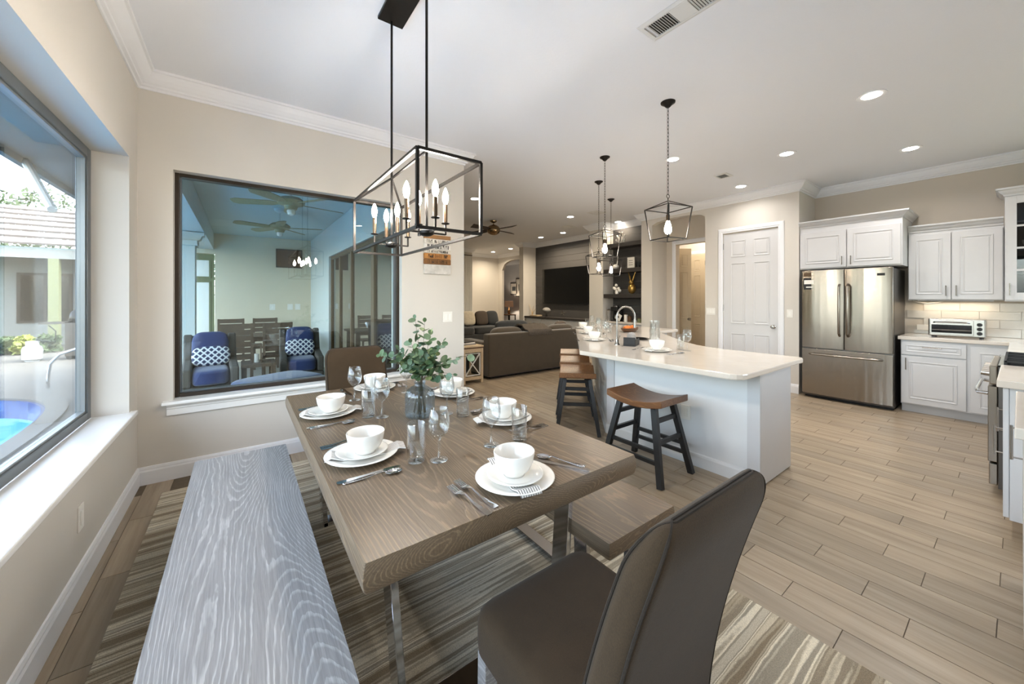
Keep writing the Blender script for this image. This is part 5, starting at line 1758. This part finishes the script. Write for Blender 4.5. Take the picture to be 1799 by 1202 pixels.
# ceiling fan
fn_ = thing('ceiling_fan', 'steel ceiling fan with dark blades over the living room', 'ceiling fan', (4.40, 6.70, 2.86))
MB().lathe([(0, 0.19), (0.075, 0.19), (0.07, 0.165), (0.03, 0.14), (0, 0.14)], 20).build('canopy', 'brass_steel', fn_, smooth=True)
MB().cyl((0, 0, 0.05), (0, 0, 0.15), 0.013, n=10).build('downrod', 'brass_steel', fn_, smooth=True)
MB().ell((0, 0, -0.01), (0.145, 0.145, 0.115), 24, 14).build('motor', 'brass_steel', fn_, smooth=True)
for k in range(4):
    a = math.radians(12 + 90 * k)
    T_ = Matrix.Rotation(a, 4, 'Z') @ Matrix.Rotation(0.4, 4, 'X')
    MB().prism([(0.10, -0.025), (0.20, -0.05), (0.60, -0.075), (0.62, 0.06), (0.20, 0.05), (0.10, 0.025)], -0.006, 0.004, T_).build('blade', 'dark_blade', fn_)
# bedroom beyond the arch
nt_ = thing('night_table', 'dark open console table in the white room beyond the arch', 'table', (10.45, 14.55, 0))
BOX((-0.2, -0.30, 0.56), (0.2, 0.30, 0.60)).build('top', 'brown_wood', nt_)
for sx in (-0.17, 0.17):
    for sy in (-0.27, 0.27):
        BOX((sx - 0.02, sy - 0.02, 0), (sx + 0.02, sy + 0.02, 0.56)).build('leg', 'black_matte', nt_)
BOX((-0.18, -0.28, 0.2), (0.18, 0.28, 0.22)).build('shelf', 'black_matte', nt_)
la = thing('table_lamp', 'lit table lamp with a brown drum shade beyond the arch', 'lamp', (10.45, 14.55, 0.60))
MB().lathe([(0, 0), (0.08, 0), (0.085, 0.02), (0.05, 0.05), (0.085, 0.14), (0.04, 0.26), (0.015, 0.30), (0.012, 0.38), (0, 0.38)], 16).build('base', 'brass_steel', la, smooth=True)
MB().lathe([(0.22, 0.36), (0.20, 0.64), (0.195, 0.64), (0.215, 0.36)], 24).build('shade', 'shade', la, smooth=True)
l = bpy.data.lights.new('table_lamp_bulb', 'POINT')
l.energy = 18
l.color = (1.0, 0.82, 0.6)
l.shadow_soft_size = 0.03
o = bpy.data.objects.new('table_lamp_bulb', l)
COL.objects.link(o)
o.parent = la
o.location = (0, 0, 0.50)
for y, z, s, lab in ((14.85, 1.85, 0.30, 'black framed blue print above the far lamp'), (14.25, 1.9, 0.45, 'dark framed picture right of the far lamp')):
    pc = thing('wall_picture', lab, 'picture', (11.0, y, z), 0, 'pictures in the far room')
    BOX((-0.03, -s, -s), (-0.001, s, s)).build('frame', 'black_matte', pc)
    BOX((-0.034, -s + 0.04, -s + 0.04), (-0.03, s - 0.04, s - 0.04)).build('mat_board', 'paper', pc)
    BOX((-0.037, -s * 0.5, -s * 0.35), (-0.034, s * 0.5, s * 0.35)).build('print', 'frame_grey', pc)
l = bpy.data.lights.new('bedroom_lamp', 'POINT')
hl = thing('hall_light', 'flush white ceiling light in the side hall', 'ceiling light', (7.9, 4.1, H))
MB().lathe([(0, -0.07), (0.10, -0.06), (0.15, -0.02), (0.15, 0), (0, 0)], 20).build('dome', 'plate_white', hl, smooth=True)
l.energy = 30
l.color = (1.0, 0.86, 0.68)
l.shadow_soft_size = 0.08
o = bpy.data.objects.new('hall_lamp', l)
COL.objects.link(o)
o.parent = hl
o.location = (0, 0, -0.2)

# ------------------------------------------------------------------ sliding doors between living room and patio
d4 = struct(MB().box((1.44, 4.3, 2.14), (1.50, 8.07, 2.2)).box((1.44, 4.3, 0.0), (1.50, 8.07, 0.05)).box((1.44, 4.3, 0.05), (1.50, 4.36, 2.14)).box((1.44, 8.01, 0.05), (1.50, 8.07, 2.14)).box((1.44, 5.12, 0.05), (1.50, 5.26, 2.14)).box((1.44, 6.38, 0.05), (1.50, 6.46, 2.14)).box((1.44, 7.25, 0.05), (1.50, 7.31, 2.14)).build('door_4', 'door_bronze', bevel=0.003))
for y0, y1 in ((4.36, 5.12), (5.26, 6.38), (6.46, 7.25), (7.31, 8.01)):
    BOX((1.466, y0, 0.05), (1.472, y1, 2.14)).build('pane', 'door_glass', d4)

# ------------------------------------------------------------------ patio
PZ = -0.06
PC = 2.80
pf = struct(BOX((-1.1, 3.98, -0.16), (1.44, 10.4, PZ)).build('patio_floor', 'patio_floor'))
pf.name = 'floor_patio'
struct(MB().box((-1.3, 10.4, -0.1), (-0.98, 10.55, PC)).box((-0.46, 10.4, -0.1), (1.6, 10.55, PC)).box((-0.98, 10.4, 2.35), (-0.46, 10.55, PC)).build('wall_patio', 'patio_wall'))
struct(MB().box((1.405, 4.30, 2.2), (1.44, 8.07, PC)).box((1.405, 8.07, -0.1), (1.44, 10.4, PC)).build('wall_patio_side', 'patio_white'))
pcl = struct(BOX((-0.86, 3.98, PC + 0.012), (1.44, 10.55, PC + 0.3)).build('ceiling_patio', 'patio_ceiling'))
for k in range(53):
    y0 = 3.985 + k * 0.1215
    BOX((-0.47, y0, PC), (1.40, y0 + 0.118, PC + 0.012)).build('ceiling_board', 'patio_ceiling', pcl)
bm = struct(BOX((-0.80, 3.98, 2.45), (-0.48, 10.4, PC + 0.012)).build('trim_7', 'patio_white'))
pcol = thing('patio_column', 'white square patio column with stepped corbel left of the blue chairs', 'column', (-0.70, 7.9, PZ))
BOX((-0.11, -0.12, 0), (0.11, 0.12, 2.36)).build('shaft', 'patio_white', pcol, bevel=0.006)
BOX((-0.15, -0.16, 0), (0.15, 0.16, 0.16)).build('plinth', 'patio_white', pcol, bevel=0.006)
BOX((-0.14, -0.15, 2.28), (0.14, 0.15, 2.36)).build('capital', 'patio_white', pcol, bevel=0.006)
MB().prism([(-0.10, 0), (0.22, 0), (0.22, -0.05), (0.19, -0.06), (0.17, -0.12), (0.13, -0.14), (0.12, -0.20), (-0.10, -0.20)], -0.10, 0.10, Matrix.Translation((0, 0, 2.50)) @ Matrix.Rotation(PI / 2, 4, 'X')).build('corbel', 'patio_white', pcol)
od = struct(BOX((-0.97, 10.41, -0.06), (-0.47, 10.45, 2.34)).build('door_5', 'olive_paint'))
for z0, z1 in ((0.5, 1.72), (1.85, 2.2)):
    BOX((-0.90, 10.40, z0), (-0.56, 10.41, z1)).build('pane', 'plate_white', od)
    MB().mold([(-0.90, z0), (-0.56, z0), (-0.56, z1), (-0.90, z1)], [(0, 0), (0, 0.014), (-0.03, 0.014), (-0.03, 0)], True, Matrix(((1, 0, 0, 0), (0, 0, -1, 10.41), (0, 1, 0, 0), (0, 0, 0, 1)))).build('lite_frame', 'olive_paint', od)


def patio_chair(label, x, y, rz):
    t = thing('wicker_armchair', label, 'armchair', (x, y, PZ), rz, 'wicker patio armchairs')
    BOX((-0.28, -0.36, 0.05), (0.28, 0.34, 0.34)).build('base', 'wicker', t, bevel=0.02)
    for sx in (-0.25, 0.25):
        for sy in (-0.33, 0.31):
            BOX((sx - 0.03, sy - 0.03, 0), (sx + 0.03, sy + 0.03, 0.06)).build('foot', 'black_wood', t)
    MB().prism([(-0.34, 0.02), (0.36, 0.02), (0.44, 0.62), (0.36, 0.62), (0.20, 0.30), (-0.34, 0.24)], -0.045, 0.045, Matrix.Translation((-0.238, 0, 0.32)) @ Matrix(((0, 0, 1, 0), (1, 0, 0, 0), (0, 1, 0, 0), (0, 0, 0, 1)))).build('arm', 'wicker', t, bevel=0.02)
    MB().prism([(-0.34, 0.02), (0.36, 0.02), (0.44, 0.62), (0.36, 0.62), (0.20, 0.30), (-0.34, 0.24)], -0.045, 0.045, Matrix.Translation((0.238, 0, 0.32)) @ Matrix(((0, 0, 1, 0), (1, 0, 0, 0), (0, 1, 0, 0), (0, 0, 0, 1)))).build('arm', 'wicker', t, bevel=0.02)
    MB().bar((0, 0.33, 0.30), (0, 0.43, 0.92), 0.44, 0.06, (0, 1, 0)).build('back_frame', 'wicker', t, bevel=0.02)
    MB().ell((0, -0.05, 0.44), (0.19, 0.33, 0.10), 20, 10, 0.4).build('seat_cushion', 'blue_cushion', t, smooth=True)
    MB().ell((0, 0, 0), (0.20, 0.075, 0.25), 20, 12, 0.5, Matrix.Translation((0, 0.27, 0.73)) @ Matrix.Rotation(-0.16, 4, 'X')).build('back_cushion', 'blue_cushion', t, smooth=True)
    return t


for x, y, rz, lab, lab2 in ((-0.32, 6.30, 0.06, 'wicker armchair with blue cushions at the left of the patio', 'white lattice lumbar pillow on the left patio chair'), (0.76, 6.62, -0.05, 'wicker armchair with blue cushions at the right of the patio', 'white lattice lumbar pillow on the right patio chair')):
    patio_chair(lab, x, y, rz)
    o = MB().ell((0, 0, 0), (0.205, 0.07, 0.13), 20, 12, 0.55).build('lumbar_pillow', 'lattice_fabric', smooth=True, loc=(x, y + 0.12, 0.60))
    o.rotation_euler = (-0.25, 0, rz)
    tag(o, lab2, 'pillow', 'lattice pillows on the patio')
st_ = thing('patio_side_table', 'low wooden table between the two patio armchairs', 'side table', (0.20, 6.35, PZ))
BOX((-0.20, -0.24, 0.50), (0.20, 0.24, 0.54)).build('top', 'patio_wood', st_, bevel=0.004)
for sx in (-0.165, 0.165):
    for sy in (-0.20, 0.20):
        BOX((sx - 0.03, sy - 0.03, 0), (sx + 0.03, sy + 0.03, 0.50)).build('leg', 'patio_wood', st_, bevel=0.003)
for k in range(2):
    BOX((-0.135, -0.215 + 0.4 * k, 0.16), (0.135, -0.185 + 0.4 * k, 0.20)).build('stretcher', 'patio_wood', st_)
ld = thing('wood_lantern', 'small wooden lantern on the patio side table', 'lantern', (0.18, 6.33, PZ + 0.54))
for sx in (-0.05, 0.05):
    for sy in (-0.05, 0.05):
        BOX((sx - 0.008, sy - 0.008, 0), (sx + 0.008, sy + 0.008, 0.24)).build('post', 'patio_wood', ld)
BOX((-0.062, -0.062, 0.24), (0.062, 0.062, 0.26)).build('cap', 'patio_wood', ld)
MB().cyl((0, 0, 0), (0, 0, 0.12), 0.03, n=12).build('candle', 'china', ld)
ot = thing('wicker_ottoman', 'wicker ottoman with a blue cushion just outside the patio window', 'ottoman', (0.36, 5.0, PZ), 0.45)
BOX((-0.42, -0.34, 0.05), (0.42, 0.34, 0.38)).build('base', 'wicker', ot, bevel=0.02)
for sx in (-0.37, 0.37):
    for sy in (-0.29, 0.29):
        BOX((sx - 0.03, sy - 0.03, 0), (sx + 0.03, sy + 0.03, 0.06)).build('foot', 'black_wood', ot)
MB().ell((0, 0, 0.45), (0.41, 0.33, 0.10), 20, 10, 0.4).build('cushion', 'blue_cushion', ot, smooth=True)
dt = thing('patio_dining_table', 'brown wooden patio dining table by the far wall', 'table', (0.30, 8.55, PZ))
BOX((-0.75, -0.48, 0.71), (0.75, 0.48, 0.75)).build('top', 'patio_wood', dt, bevel=0.004)
for sx in (-0.66, 0.66):
    for sy in (-0.40, 0.40):
        BOX((sx - 0.04, sy - 0.04, 0), (sx + 0.04, sy + 0.04, 0.71)).build('leg', 'patio_wood', dt)
bw_ = thing('glass_bowl', 'clear bowl on the patio dining table', 'bowl', (0.62, 8.35, PZ + 0.75))
MB().lathe([(0, 0), (0.06, 0), (0.13, 0.09), (0.15, 0.16), (0.145, 0.16), (0.125, 0.09), (0.055, 0.01), (0, 0.01)], 20).build('bowl_body', 'drink_glass', bw_, smooth=True)


def patio_dining_chair(label, x, y, rz):
    t = thing('patio_dining_chair', label, 'chair', (x, y, PZ), rz, 'patio dining chairs')
    BOX((-0.22, -0.22, 0.42), (0.22, 0.22, 0.46)).build('seat', 'patio_wood', t)
    for sx in (-0.2, 0.2):
        BOX((sx - 0.02, -0.22, 0), (sx + 0.02, -0.18, 0.42)).build('leg', 'patio_wood', t)
        BOX((sx - 0.02, 0.18, 0), (sx + 0.02, 0.22, 1.02)).build('leg', 'patio_wood', t)
    for k in range(5):
        BOX((-0.18, 0.185, 0.53 + 0.10 * k), (0.18, 0.21, 0.615 + 0.10 * k)).build('back_slat', 'patio_wood', t)
    return t


patio_dining_chair('brown slat back patio chair at the far left of the patio table', -0.16, 9.28, 0.0)
patio_dining_chair('brown slat back patio chair at the far right of the patio table', 0.42, 9.28, 0.0)
patio_dining_chair('brown slat back patio chair at the near left of the patio table', -0.05, 7.80, PI)
patio_dining_chair('brown slat back patio chair at the near right of the patio table', 0.52, 7.80, PI)


def patio_fan(label, x, y, a0):
    t = thing('patio_fan', label, 'ceiling fan', (x, y, 2.47), 0, 'patio ceiling fans')
    MB().lathe([(0, 0.33), (0.08, 0.33), (0.07, 0.29), (0.02, 0.26), (0, 0.26)], 18).build('canopy', 'patio_white', t, smooth=True)
    MB().cyl((0, 0, 0.08), (0, 0, 0.27), 0.012, n=8).build('downrod', 'patio_white', t)
    MB().lathe([(0, -0.05), (0.06, -0.04), (0.075, 0.0), (0.14, 0.02), (0.15, 0.06), (0.10, 0.10), (0, 0.11)], 20).build('motor', 'fan_wood', t, smooth=True)
    MB().lathe([(0, -0.12), (0.035, -0.10), (0.045, -0.06), (0.03, -0.03), (0, -0.03)], 14).build('light_kit', 'china', t, smooth=True)
    for k in range(5):
        T_ = Matrix.Rotation(a0 + 2 * PI * k / 5, 4, 'Z') @ Matrix.Translation((0, 0, 0.03)) @ Matrix.Rotation(0.22, 4, 'X')
        MB().prism([(0.12, -0.02), (0.20, -0.055), (0.55, -0.07), (0.61, -0.04), (0.61, 0.04), (0.55, 0.07), (0.20, 0.055), (0.12, 0.02)], -0.005, 0.004, T_).build('blade', 'fan_wood', t)
    return t


patio_fan('pale wooden patio ceiling fan nearest the window', 0.48, 5.10, 0.25)
patio_fan('pale wooden patio ceiling fan farther back on the patio', 0.50, 6.95, 0.9)
pp = thing('patio_screen', 'dark rectangular screen high on the patio far wall', 'screen', (0.94, 10.4, 2.33))
BOX((-0.27, -0.05, -0.22), (0.27, -0.001, 0.22)).build('housing', 'shelf_dark', pp, bevel=0.004)
BOX((-0.25, -0.053, -0.20), (0.25, -0.05, 0.20)).build('panel', 'brown_wood', pp)
for k, x in enumerate((0.60, 0.96, 1.12)):
    wallplate('patio_outlet', ('left', 'middle', 'right')[k] + ' grey plate of three on the patio far wall', (x, 10.4, 1.17), 0, 0.11, 0.14, 1, 'outlet', 'cover')

# ------------------------------------------------------------------ yard and pool seen through the left window
N = 72
out = []
for i in range(N):
    a = 2 * PI * i / N
    ex = 0.5
    cx_ = math.copysign(abs(math.cos(a)) ** ex, math.cos(a))
    sy_ = math.copysign(abs(math.sin(a)) ** ex, math.sin(a))
    out.append((-4.9 + 3.05 * cx_, 4.6 + 4.2 * sy_))
rect = []
for x, y in out:
    dx, dy = x + 4.9, y - 4.6
    k = min((4.06 if dx > 0 else 15.0) / max(abs(dx), 1e-6), (20.0 if dy > 0 else 9.0) / max(abs(dy), 1e-6))
    rect.append((-4.9 + dx * k, 4.6 + dy * k))
dk = MB()
v_ = [(x, y, PZ) for x, y in out] + [(x, y, PZ) for x, y in rect] + [(x, y, PZ - 0.1) for x, y in out] + [(x, y, PZ - 0.1) for x, y in rect]
f_ = []
for i in range(N):
    j = (i + 1) % N
    f_ += [(i, N + i, N + j, j), (2 * N + i, 2 * N + j, 3 * N + j, 3 * N + i)]
dk.add(v_, f_)
struct(dk.build('floor_deck', 'concrete'))
struct(BOX((-60, -40, -0.30), (40, 90, -0.20)).build('ground', 'grass')).hide_render = False
pool = thing('swimming_pool', 'swimming pool with a dark blue tile band outside the window', 'pool', (-4.9, 4.6, -1.4))
PO = (-4.9, 4.6, -1.4)


def ringwall(b, s0, s1, z0, z1):
    a = [(-4.9 + (x + 4.9) * s0, 4.6 + (y - 4.6) * s0) for x, y in out]
    c = [(-4.9 + (x + 4.9) * s1, 4.6 + (y - 4.6) * s1) for x, y in out]
    v = [(x, y, z0) for x, y in a] + [(x, y, z1) for x, y in a] + [(x, y, z0) for x, y in c] + [(x, y, z1) for x, y in c]
    f = []
    for i in range(N):
        j = (i + 1) % N
        f += [(i, j, N + j, N + i), (2 * N + j, 2 * N + i, 3 * N + i, 3 * N + j), (N + i, N + j, 3 * N + j, 3 * N + i)]
    b.add(v, f)


b = MB()
ringwall(b, 1.0, 0.985, -0.30, PZ - 0.0)
b.build('tile_band', 'pool_tile', pool, org=PO)
b = MB()
ringwall(b, 1.0, 0.98, -1.4, -0.30)
b.add([(x, y, -1.38) for x, y in out], [tuple(range(N))])
b.build('basin', 'pool_plaster', pool, org=PO)
pw = MB().add([(-4.9 + (x + 4.9) * 0.986, 4.6 + (y - 4.6) * 0.986, -0.20) for x, y in out], [tuple(range(N))])
pw.build('water', 'water', pool, org=PO)
b = MB()
ringwall(b, 1.05, 0.995, PZ, PZ + 0.025)
b.build('coping', 'concrete', pool, org=PO)
bpy.data.objects['ground'].data.clear_geometry()
g_ = MB()
v_ = [(x, y, -0.2) for x, y in out] + [(-4.9 + (x + 4.9) * 12, 4.6 + (y - 4.6) * 12, -0.2) for x, y in out]
g_.add(v_, [(i, N + i, N + (i + 1) % N, (i + 1) % N) for i in range(N)])
bpy.data.objects['ground'].data.from_pydata(g_.v, [], g_.f)
bpy.data.objects['ground'].name = 'floor_ground'


def ray(px, py, y):
    """point on the sight line of a pixel at depth y (m, along the house) - used to stand yard things on the deck"""
    d = FV + RV * ((px - 899.5) / 652)
    w = y / d.y
    return Vector((d.x * w, y, 1.38 + (524 - py) / 652 * w))


p0 = ray(84, 668, 9.2)
tag(MB().tube([(p0.x, p0.y, PZ), (p0.x, p0.y, 0.12), (p0.x + 0.02, p0.y, 0.32), (p0.x + 0.13, p0.y - 0.02, 0.47), (p0.x + 0.4, p0.y - 0.05, 0.58), (p0.x + 0.75, p0.y - 0.1, 0.60), (p0.x + 0.95, p0.y - 0.12, 0.5), (p0.x + 1.0, p0.y - 0.12, 0.2), (p0.x + 1.0, p0.y - 0.12, PZ)], 0.024, 10).build('pool_handrail', 'chrome', smooth=True), 'curved steel pool handrail beyond the left window', 'handrail')
pt_ = ray(57, 641, 13.3)
tk = thing('propane_tank', 'white propane tank on the deck by the grill', 'tank', (pt_.x, pt_.y, PZ))
MB().lathe([(0.11, 0.0), (0.11, 0.03), (0.155, 0.05), (0.155, 0.10), (0.16, 0.26), (0.14, 0.33), (0.08, 0.37), (0, 0.38)], 20).build('body', 'tank', tk, smooth=True)
MB().lathe([(0.10, 0.36), (0.10, 0.46), (0.092, 0.46), (0.092, 0.36)], 16).build('collar', 'tank', tk, smooth=True)
MB().cyl((0, 0, 0.38), (0, 0, 0.44), 0.02, n=8).build('valve', 'bronze', tk)
tag(MB().tube([(pt_.x + 0.05, pt_.y, 0.42), (pt_.x + 0.35, pt_.y - 0.02, 0.36), (pt_.x + 0.40, pt_.y - 0.2, 0.62), (pt_.x + 0.30, pt_.y - 0.22, 0.76)], 0.012, 8).build('gas_hose', 'rubber', smooth=True), 'dark gas hose from the propane tank to the grill', 'hose')
gr_ = thing('barbecue_grill', 'dark barbecue grill beside the propane tank', 'grill', (pt_.x + 0.98, pt_.y + 0.1, PZ))
BOX((-0.45, -0.28, 0.08), (0.45, 0.28, 0.86)).build('cart', 'steel_dark', gr_, bevel=0.01)
BOX((-0.85, -0.26, 0.84), (-0.45, 0.26, 0.88)).build('side_shelf', 'steel_dark', gr_)
MB().ell((0, 0, 0.95), (0.45, 0.27, 0.26), 20, 10, 0.6).build('lid', 'black_gloss', gr_, smooth=True)
for sx in (-0.4, 0.4):
    MB().cyl((sx, -0.22, 0.05), (sx, 0.22, 0.05), 0.05, n=12).build('wheel', 'rubber', gr_)
for k in range(3):
    MB().cyl((-0.25 + 0.25 * k, -0.28, 0.80), (-0.25 + 0.25 * k, -0.31, 0.80), 0.025, n=12).build('knob', 'chrome', gr_)
tag(MB().tube([(-3.5 + 0.3 * math.cos(i * 0.35) * (1 + i * 0.06), 6.6 + 0.25 * math.sin(i * 0.35) + i * 0.03, -0.195) for i in range(24)], 0.02, 6).build('pool_hose', 'rubber', smooth=True), 'dark cleaning hose floating on the pool', 'hose')
# neighbouring wing of the house
nw = thing('garden_wing', 'pale house wing with olive posts and a grey roof beyond the pool', 'building', (-5.0, 17.5, PZ))
BOX((-5.0, 0, 0), (3.4, 3.0, 2.75)).build('wall', 'wing_white', nw)
BOX((-5.6, -1.5, 2.55), (3.6, -1.3, 2.80)).build('fascia', 'wing_white', nw)
BOX((-5.6, -1.4, 2.80), (3.6, 3.0, 2.86)).build('soffit', 'patio_ceiling', nw)
for k in range(7):
    MB().bar((-1.0, -1.6 + 0.72 * k, 2.93 + 0.26 * k), (-1.0, -0.86 + 0.72 * k, 3.19 + 0.26 * k - 0.05), 9.4, 0.05).build('roof_course', 'roof', nw)
for x in (-4.0, -1.95, -0.55, 0.75, 2.0, 3.3):
    BOX((x - 0.10, -1.5, 0), (x + 0.10, -1.3, 2.55)).build('post', 'olive_paint', nw, bevel=0.004)
for x in (-3.4, -1.3, 0.2):
    wf = BOX((x - 0.55, -0.03, 0.7), (x + 0.55, 0.0, 2.2)).build('window', 'frame_bronze', nw)
    BOX((x - 0.48, -0.04, 0.77), (x - 0.03, -0.03, 2.13)).build('pane', 'cab_glass', wf)
    BOX((x + 0.03, -0.04, 0.77), (x + 0.48, -0.03, 2.13)).build('pane', 'cab_glass', wf)
# own eave above the left window
struct(MB().box((-1.55, -2.5, 2.62), (-0.834, 10.4, 2.72)).box((-1.60, -2.5, 2.56), (-1.55, 10.4, 2.80)).build('trim_8', 'soffit_paint'))
tag(MB().cyl((-1.575, 5.27, 2.64), (-1.2, 4.5, 2.08), 0.028, n=10).build('downspout', 'plate_white'), 'white diagonal downspout under the eave outside the left window', 'downspout')


def blob_tree(name, label, loc, h, r, trunk, n, m, seed, flat=1.0, cat='tree', group=None):
    t = thing(name, label, cat, loc, 0, group)
    rg_ = random.Random(seed)
    if trunk > 0:
        MB().cyl((0, 0, 0), (0.05, 0, trunk + r * 0.4), 0.05 * r + 0.04, 0.03 * r, 8).build('trunk', 'bark', t, smooth=True)
    b = MB()
    cs = [(rg_.gauss(0, r * 0.42), rg_.gauss(0, r * 0.42), trunk + r * flat * rg_.uniform(0.25, 1.5), r * rg_.uniform(0.3, 0.55)) for _ in range(12)]
    for _ in range(n):
        cx, cy, cz, cr = rg_.choice(cs)
        d = Vector((rg_.gauss(0, 1), rg_.gauss(0, 1), rg_.gauss(0, 1))).normalized() * cr * rg_.uniform(0.55, 1.0)
        p = Vector((cx, cy, max(0.05, cz + d.z * flat)))
        p.x += d.x
        p.y += d.y
        s = rg_.uniform(0.05, 0.11) * (0.6 + 0.25 * r)
        a = Vector((rg_.gauss(0, 1), rg_.gauss(0, 1), rg_.gauss(0, 1))).normalized()
        c = a.orthogonal().normalized()
        b.add([p - a * s, p + c * s * 0.5, p + a * s, p - c * s * 0.5], [(0, 1, 2, 3)])
    b.build('crown', m, t)['kind'] = 'stuff'
    return t


blob_tree('garden_tree', 'tall green tree left behind the garden wing roof', (-14.5, 24, -0.2), 8, 2.6, 2.2, 2600, 'foliage', 1, cat='tree', group='trees behind the wing')
blob_tree('garden_tree', 'green tree in the middle behind the garden wing roof', (-7.6, 25, -0.2), 8, 2.4, 2.4, 2600, 'foliage', 2, cat='tree', group='trees behind the wing')
blob_tree('garden_tree', 'green tree right behind the garden wing roof', (-1.0, 26, -0.2), 8, 2.4, 2.2, 2600, 'foliage', 3, cat='tree', group='trees behind the wing')
for k, (px, yy, m, lab) in enumerate(((4, 15.2, 'foliage', 'dark green shrub farthest left by the wing posts'), (42, 15.0, 'foliage_light', 'yellow green shrub between the wing posts'), (80, 15.2, 'foliage', 'green shrub behind the propane tank'))):
    q = ray(px, 600, yy)
    blob_tree('garden_shrub', lab, (q.x, yy, PZ), 1, 0.28, 0.0, 700, m, 20 + k, 0.9, cat='shrub', group='shrubs by the wing')
